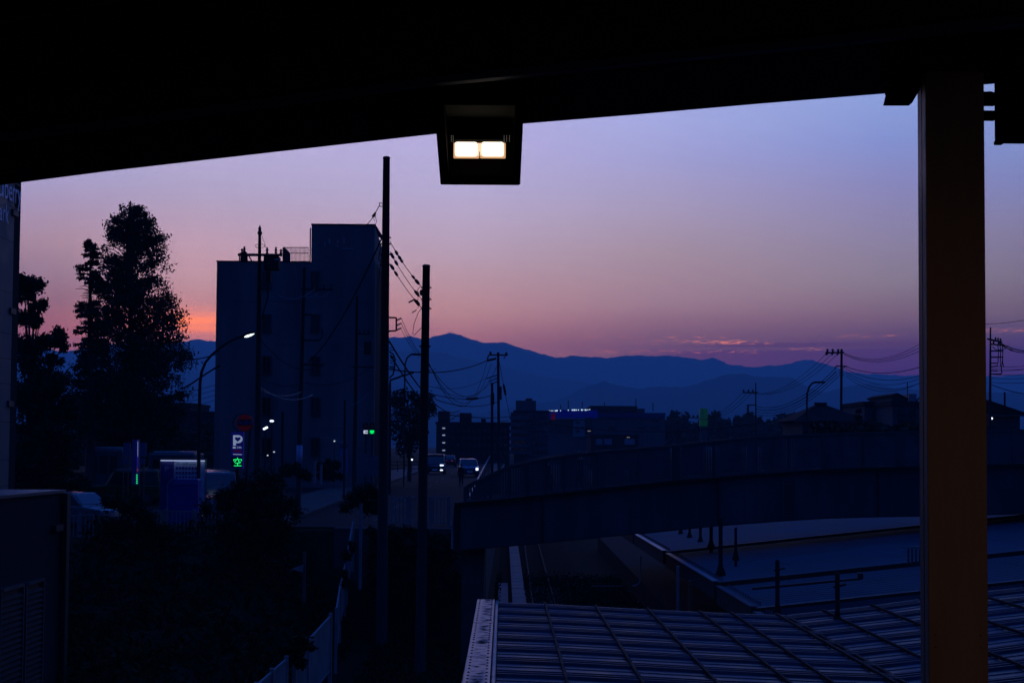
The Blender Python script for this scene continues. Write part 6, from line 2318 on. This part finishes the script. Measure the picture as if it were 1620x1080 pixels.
# parking lot vehicles
v = vehicle('car', 'parked pale car nosing right behind the lot fence by the low wall', 'car', (at(124, 705, 60).x, 60, 4.45), R(-24), CARP, 1.7, mat('pale_car_paint', (.10, .10, .11), .25, coat=.5, var=.03), CARC, [(1.25, .31), (-1.25, .31)], CARG)
for sd in (-1, 1):
    MB().box((2.03, sd * .62, .72), (.06, .3, .14)).build('headlight', M_GLASS, v)
v = vehicle('car', 'boxy green off-road car parked behind the narrow pylon sign', 'car', (at(200, 705, 76).x, 76, 4.72), R(180), [(2.1, .35), (2.15, .6), (2.1, 1.0), (.8, 1.08), (-2.0, 1.1), (-2.1, .6), (-2.0, .35)], 1.8, M_CARG, [(.85, 1.07), (.45, 1.8), (-1.9, 1.84), (-2.02, 1.09)], [(1.3, .38), (-1.3, .38)], [[(.65, 1.15), (.4, 1.7), (-.3, 1.72), (-.3, 1.15)], [(-.4, 1.15), (-.4, 1.72), (-1.75, 1.74), (-1.85, 1.15)]])
MB().box((-2.12, .4, .95), (.14, .7, .7)).build('spare_wheel', M_RUBBER, v, bevel=.05)
MB().box((-.6, 0, 1.875), (2.2, 1.2, .04)).build('roof_rail', M_GALV, v)
v = vehicle('van', 'parked silver van half hidden behind the curved lamp pole', 'van', (at(338, 705, 64).x, 64, 4.5), R(-70), [(x, z * 1.05) for x, z in VANP], 1.8, MATS['pale_car_paint'], [(x, z * 1.2) for x, z in VANC], [(1.4, .33), (-1.35, .33)], [[(x, z * 1.2) for x, z in g_] for g_ in VANG])
for sd in (-1, 1):
    MB().box((2.17, sd * .68, .82), (.06, .3, .2)).build('headlight', M_GLASS, v)
MB().box((2.2, -.75, .55), (.05, .16, .3)).build('marker_light', glowmat('peach_marker', (.5, .33, .28), .45), v)


def bus(label, x0, x1, ytop, D, flip=False):
    a, c = at(x0, 705, D).x, at(x1, 705, D).x
    zt_ = at((x0 + x1) / 2, ytop, D).z
    zb = float(street_z(D)) + .06
    Ln = c - a
    s = thing('bus', label, 'bus', Vector(((a + c) / 2, D, zb)), 0, 'parked buses behind the lot')
    H = zt_ - zb
    M_BUS = mat('bus_paint', (.06, .065, .08), .35, coat=.3)
    MB().mm((-Ln / 2, 0, .35), (Ln / 2, 2.4, H)).build('body', M_BUS, s, bevel=.12)
    MB().mm((-Ln / 2 + .25, .3, H), (Ln / 2 - .25, 2.1, H + .09)).build('roof_edge', M_CARW, s, bevel=.03)
    n = max(3, int(Ln / 1.3))
    for k in range(n):
        xw = -Ln / 2 + .25 + (Ln - .5) * (k + .5) / n
        MB().mm((xw - (Ln - .5) / n / 2 + .05, -.012, H * .52), (xw + (Ln - .5) / n / 2 - .05, -.002, H * .86)).build('window', M_GLASS, s)
    for xw in (-Ln * .3, Ln * .3):
        o = MB().prism([(xw + math.cos(2 * math.pi * k / 18) * .48, -.03, .48 + math.sin(2 * math.pi * k / 18) * .48) for k in range(18)], (0, .3, 0)).build('wheel', M_RUBBER, s)
        MB().prism([(xw + math.cos(2 * math.pi * k / 18) * .26, -.045, .48 + math.sin(2 * math.pi * k / 18) * .26) for k in range(18)], (0, .012, 0)).build('rim', M_STEEL, o)
    MB().box((Ln / 2 - .3, -.03, .8), (.2, .04, .12)).build('side_light', M_WHITE, s)
    return s


bus('dark parked bus left of the narrow pylon sign', 134, 194, 709, 80)
bus('dark parked bus behind the price board', 234, 309, 716, 80)
b = at(305, 716, 84)
s = thing('taxi_roof_light', 'low pale roof light of a car standing before the bus', 'car roof light', b)
MB(b).prism([at(289, 718, 84), at(292, 715, 84), at(306, 715, 84), at(307, 718, 84)], (0, .3, 0)).build('light_box', mat('pale_box', (.35, .37, .42), .5), s, bevel=.03)

# ================================================================== PEOPLE
def person(label, foot, h, face, stride, coat, trousers, skin, hair, bag=None, arm_bend=.1):
    """one skinned body; hair and clothing are its children"""
    s = thing('person', label, 'person', foot, face)
    k = h / 1.7
    V = {'pelvis': (0, 0, .93), 'waist': (0, 0, 1.06), 'chest': (0, .0, 1.27), 'neckb': (0, 0, 1.43), 'neck': (0, .015, 1.50), 'head': (0, .03, 1.60), 'crown': (0, .02, 1.68)}
    E = [('pelvis', 'waist'), ('waist', 'chest'), ('chest', 'neckb'), ('neckb', 'neck'), ('neck', 'head'), ('head', 'crown')]
    RAD = {'pelvis': (.15, .105), 'waist': (.135, .095), 'chest': (.165, .11), 'neckb': (.08, .06), 'neck': (.052, .052), 'head': (.082, .095), 'crown': (.06, .07)}
    for sd, nm_ in ((-1, 'l'), (1, 'r')):
        st_ = stride * sd
        V[nm_ + 'hip'] = (.09 * sd, 0, .88)
        V[nm_ + 'knee'] = (.10 * sd, .10 * st_ + .03, .49)
        V[nm_ + 'ank'] = (.10 * sd, .30 * st_ - .02, .09)
        V[nm_ + 'toe'] = (.11 * sd, .30 * st_ + .15, .035)
        V[nm_ + 'sho'] = (.185 * sd, 0, 1.385)
        V[nm_ + 'elb'] = (.235 * sd, -.12 * st_, 1.10)
        V[nm_ + 'wri'] = (.24 * sd, -.20 * st_ + arm_bend, .87)
        V[nm_ + 'palm'] = (.24 * sd, -.21 * st_ + arm_bend + .02, .80)
        E += [('pelvis', nm_ + 'hip'), (nm_ + 'hip', nm_ + 'knee'), (nm_ + 'knee', nm_ + 'ank'), (nm_ + 'ank', nm_ + 'toe'),
              ('neckb', nm_ + 'sho'), (nm_ + 'sho', nm_ + 'elb'), (nm_ + 'elb', nm_ + 'wri'), (nm_ + 'wri', nm_ + 'palm')]
        RAD.update({nm_ + 'hip': (.09, .09), nm_ + 'knee': (.058, .06), nm_ + 'ank': (.04, .045), nm_ + 'toe': (.042, .03), nm_ + 'sho': (.062, .06), nm_ + 'elb': (.042, .042), nm_ + 'wri': (.03, .028), nm_ + 'palm': (.038, .022)})
        px_, py_, pz_ = V[nm_ + 'palm']
        for q in range(4):
            fy = py_ - .03 + q * .02
            ln = (.075, .085, .08, .062)[q]
            V[f'{nm_}f{q}a'] = (px_, fy, pz_ - .045)
            V[f'{nm_}f{q}b'] = (px_ - .012 * sd, fy + .008, pz_ - .045 - ln)
            E += [(nm_ + 'palm', f'{nm_}f{q}a'), (f'{nm_}f{q}a', f'{nm_}f{q}b')]
            RAD[f'{nm_}f{q}a'] = (.010, .010)
            RAD[f'{nm_}f{q}b'] = (.008, .008)
        V[nm_ + 'th'] = (px_ - .01 * sd, py_ + .055, pz_ - .045)
        E.append((nm_ + 'palm', nm_ + 'th'))
        RAD[nm_ + 'th'] = (.011, .011)
    names = list(V)
    me = bpy.data.meshes.new('body')
    me.from_pydata([Vector(V[n]) * k for n in names], [(names.index(a), names.index(c)) for a, c in E], [])
    o = bpy.data.objects.new('body', me)
    COL.objects.link(o)
    o.parent = s
    md = o.modifiers.new('skin', 'SKIN')
    md.use_smooth_shade = True
    sk = me.skin_vertices[0].data
    for i, n in enumerate(names):
        sk[i].radius = (RAD[n][0] * k, RAD[n][1] * k)
        sk[i].use_root = n == 'pelvis'
    o.modifiers.new('sub', 'SUBSURF').levels = 1
    me.materials.append(skin)
    # clothing: sleeves, coat and trousers a little outside the body
    m = MB()
    m.lathe((0, 0, 0), [(.178 * k, .80 * k), (.185 * k, .93 * k), (.165 * k, 1.08 * k), (.19 * k, 1.28 * k), (.18 * k, 1.38 * k), (.075 * k, 1.46 * k)], 14)
    m.v = [(x, y * .74, z) for x, y, z in m.v]
    for nm_ in 'lr':
        m.tube([Vector(V[nm_ + 'sho']) * k, Vector(V[nm_ + 'elb']) * k, Vector(V[nm_ + 'wri']) * k], [.075 * k, .056 * k, .042 * k], 9)
    m.build('coat', coat, s, smooth=True)
    m = MB()
    for nm_ in 'lr':
        m.tube([Vector(V[nm_ + 'hip']) * k + Vector((0, 0, .06)), Vector(V[nm_ + 'knee']) * k, Vector(V[nm_ + 'ank']) * k], [.105 * k, .075 * k, .058 * k], 9)
    m.build('trousers', trousers, s, smooth=True)
    m = MB()
    for nm_ in 'lr':
        a_, c_ = Vector(V[nm_ + 'ank']) * k, Vector(V[nm_ + 'toe']) * k
        m.tube([a_ + Vector((0, -.05, -.03)), a_ + Vector((0, .03, -.02)), c_ + Vector((0, .02, -.0))], [.045, .05, .035], 8)
    m.build('shoes', M_BLACK, s, smooth=True)
    m = MB()
    m.ball(Vector((0, .005, 1.635)) * k, (.098 * k, .105 * k, .09 * k), 12, 8)
    m.build('hair', hair, s, smooth=True)
    m = MB()
    for sd in (-1, 1):
        m.ball(Vector((.032 * sd, .118, 1.605)) * k, (.012, .006, .008), 6, 4)
    m.build('eyes', M_BLACK, s)
    m = MB()
    m.ball(Vector((0, .128, 1.58)) * k, (.012, .018, .02), 6, 4)
    for sd in (-1, 1):
        m.ball(Vector((.088 * sd, .03, 1.595)) * k, (.01, .02, .028), 6, 4)
    m.build('nose_and_ears', skin, s, smooth=True)
    MB().ball(Vector((0, .118, 1.545)) * k, (.024, .006, .006), 6, 4).build('mouth', mat('lip', (.2, .08, .07), .6), s)
    return s


SKIN = mat('skin', (.28, .17, .12), .6)
HAIR = mat('hair_black', (.01, .009, .008), .6)
CLD = mat('cloth_black', (.012, .012, .014), .9)
CLN = mat('cloth_navy', (.012, .014, .028), .9)
person('person in dark clothes standing on the road edge in front of the blue car', (at(730, 705, 108).x, 108, float(street_z(108)) + .19 * 0 + .056), 1.66, R(180), .25, CLD, CLD, SKIN, HAIR)
pb_ = bp(top, 868, 1.4)
person('person in a navy coat walking behind the footbridge screen', (pb_.x, YB + 1.4, pb_.z - .28), 1.62, R(-80), .8, CLN, CLD, SKIN, HAIR)
pb_ = bp(top, 922, 1.9)
person('person whose dark head just shows above the footbridge handrail', (pb_.x, YB + 1.9, pb_.z - .28), 1.72, R(95), .7, CLD, CLN, SKIN, HAIR)

# ================================================================== TRACKS AND PLATFORM THINGS
b = Vector((1.65, 40, .05))
s = thing('railway_track', 'railway track on dark ballast running under the footbridge', 'railway track', b)
for x in (1.65 - .555, 1.65 + .555):
    m = MB(b)
    m.mm((x - .032, -4, .21), (x + .032, 180, .25))
    m.mm((x - .012, -4, .12), (x + .012, 180, .21))
    m.mm((x - .06, -4, .105), (x + .06, 180, .12))
    m.build('rail', M_RAIL, s)
sl = MB().mm((-1.0, -.11, 0), (1.0, .11, .1)).mesh('sleeper', M_CONC)
for k in range(110):
    inst(sl, 'sleeper', s, Vector((1.65, 12 + k * .62, .022)) - b)
# concrete cable trough beside the track
b = Vector((0, 45, 0))
tx0, tx1 = [], []
s = thing('cable_trough', 'two pale concrete cable trough runs leading under the footbridge', 'cable trough', b)
g1 = at(823, 955, 42)
zt_ = .28
Yt0 = (8 - zt_) * F / (955 - HOR)


def tp_(px955, y):
    # run parallel to the line of the platforms
    e = at(px955, 955, Yt0)
    return e.x + (y - Yt0) * D0.x


yy_ = Yt0 - 5
while yy_ < 112:
    ln = .95
    for xa_, xb_, lim in ((811, 833.5, 112), (787.5, 804, 80)):
        if yy_ > lim:
            continue
        m = MB(b)
        pA, pB = tp_(xa_, yy_), tp_(xb_, yy_)
        m.mm((pA, yy_, zt_ - .08), (pB, yy_ + ln - .02, zt_ + random.uniform(-.008, .012)))
        m.build('cover_slab', mat('trough_concrete', (.085, .09, .10), .7, scale=1.6, var=.15), s)
    yy_ += ln
m = MB(b)
for xa_, xb_ in ((811, 833.5), (787.5, 804)):
    m.mm((tp_(xa_, Yt0) + .02, Yt0 - 5, -.1), (tp_(xb_, Yt0) - .02, 80, zt_ - .09))
m.build('channel', M_CONC, s)
# vending machine and odd lit things under the far roof
b = at(1041, 966, 40)
b = Vector((b.x, 40, 1.1))
s = thing('vending_machine', 'dim warm-lit vending machine under the far platform roof', 'vending machine', b)
zt_ = at(1041, 937, 40).z
MB(b).mm((b.x - .22, 40, 1.1), (b.x + .22, 40.7, 2.95)).build('cabinet', mat('vending_body', (.12, .06, .04), .5), s, bevel=.02)
MB(b).mm((b.x - .18, 39.985, 1.95), (b.x + .18, 39.995, 2.8)).build('display', glowmat('vending_glow', (.30, .11, .06), .10), s)
MB(b).mm((b.x - .15, 39.98, 1.3), (b.x + .12, 39.99, 1.75)).build('hatch', M_BLACK, s)
for (x, yt, yb_, lab) in ((1073, 930, 968, 'slim pale sign post under the far platform roof'), (1092, 953, 969, 'short reddish bollard under the far platform roof')):
    b = Vector((at(x, 705, 39).x, 39, 1.1))
    s = thing('platform_post', lab, 'post', b)
    MB(b).mm((b.x - .04, 39, 1.1), (b.x + .04, 39.08, at(x, yt, 39).z + .6)).build('shaft', M_GALV if x == 1073 else mat('reddish_paint', (.2, .06, .03), .6), s)
    MB(b).mm((b.x - .1, 38.97, 1.1), (b.x + .1, 39.11, 1.14)).build('foot', M_STEEL, s)
# assumed unseen lamps under the far roofs, added for the faint warm light
for i, yy_ in enumerate((37.8, 48.0)):
    p = fp(1.6, yy_, -.42)
    s = thing('assumed_platform_lamp', ('nearer', 'farther')[i] + ' assumed strip lamp hidden under the far platform roof', 'lamp', p)
    MB(p).box(p, (.12, 1.2, .07)).build('housing', M_BLACK, s)
    MB(p).box(p + Vector((0, 0, -.045)), (.05, 1.1, .02)).build('tube', glowmat('assumed_platform_tube', (1, .6, .35), 1.2), s)
    li = bpy.data.lights.new('assumed_platform_lamp_light', 'POINT')
    li.energy = 1.6
    li.color = (1, .5, .25)
    li.shadow_soft_size = .3
    lo = bpy.data.objects.new('assumed_platform_lamp_light', li)
    COL.objects.link(lo)
    lo.parent = s
    lo.location = (0, 0, -.15)
b = at(1005, 925, 44)
s = thing('bent_pipe', 'bent pale pipe end under the far platform roof', 'pipe', b)
MB(b).tube([at(1001, 926, 44), at(1006, 925.5, 44), at(1011, 922, 44), at(1013, 917, 44), at(1014, 880, 44)], .022, 6).build('pipe', M_GALV, s, smooth=True)
MB(b).beam(at(936, 926.3, 44), at(984, 926.3, 44), .03, .015).build('handrail', M_GALV, s)
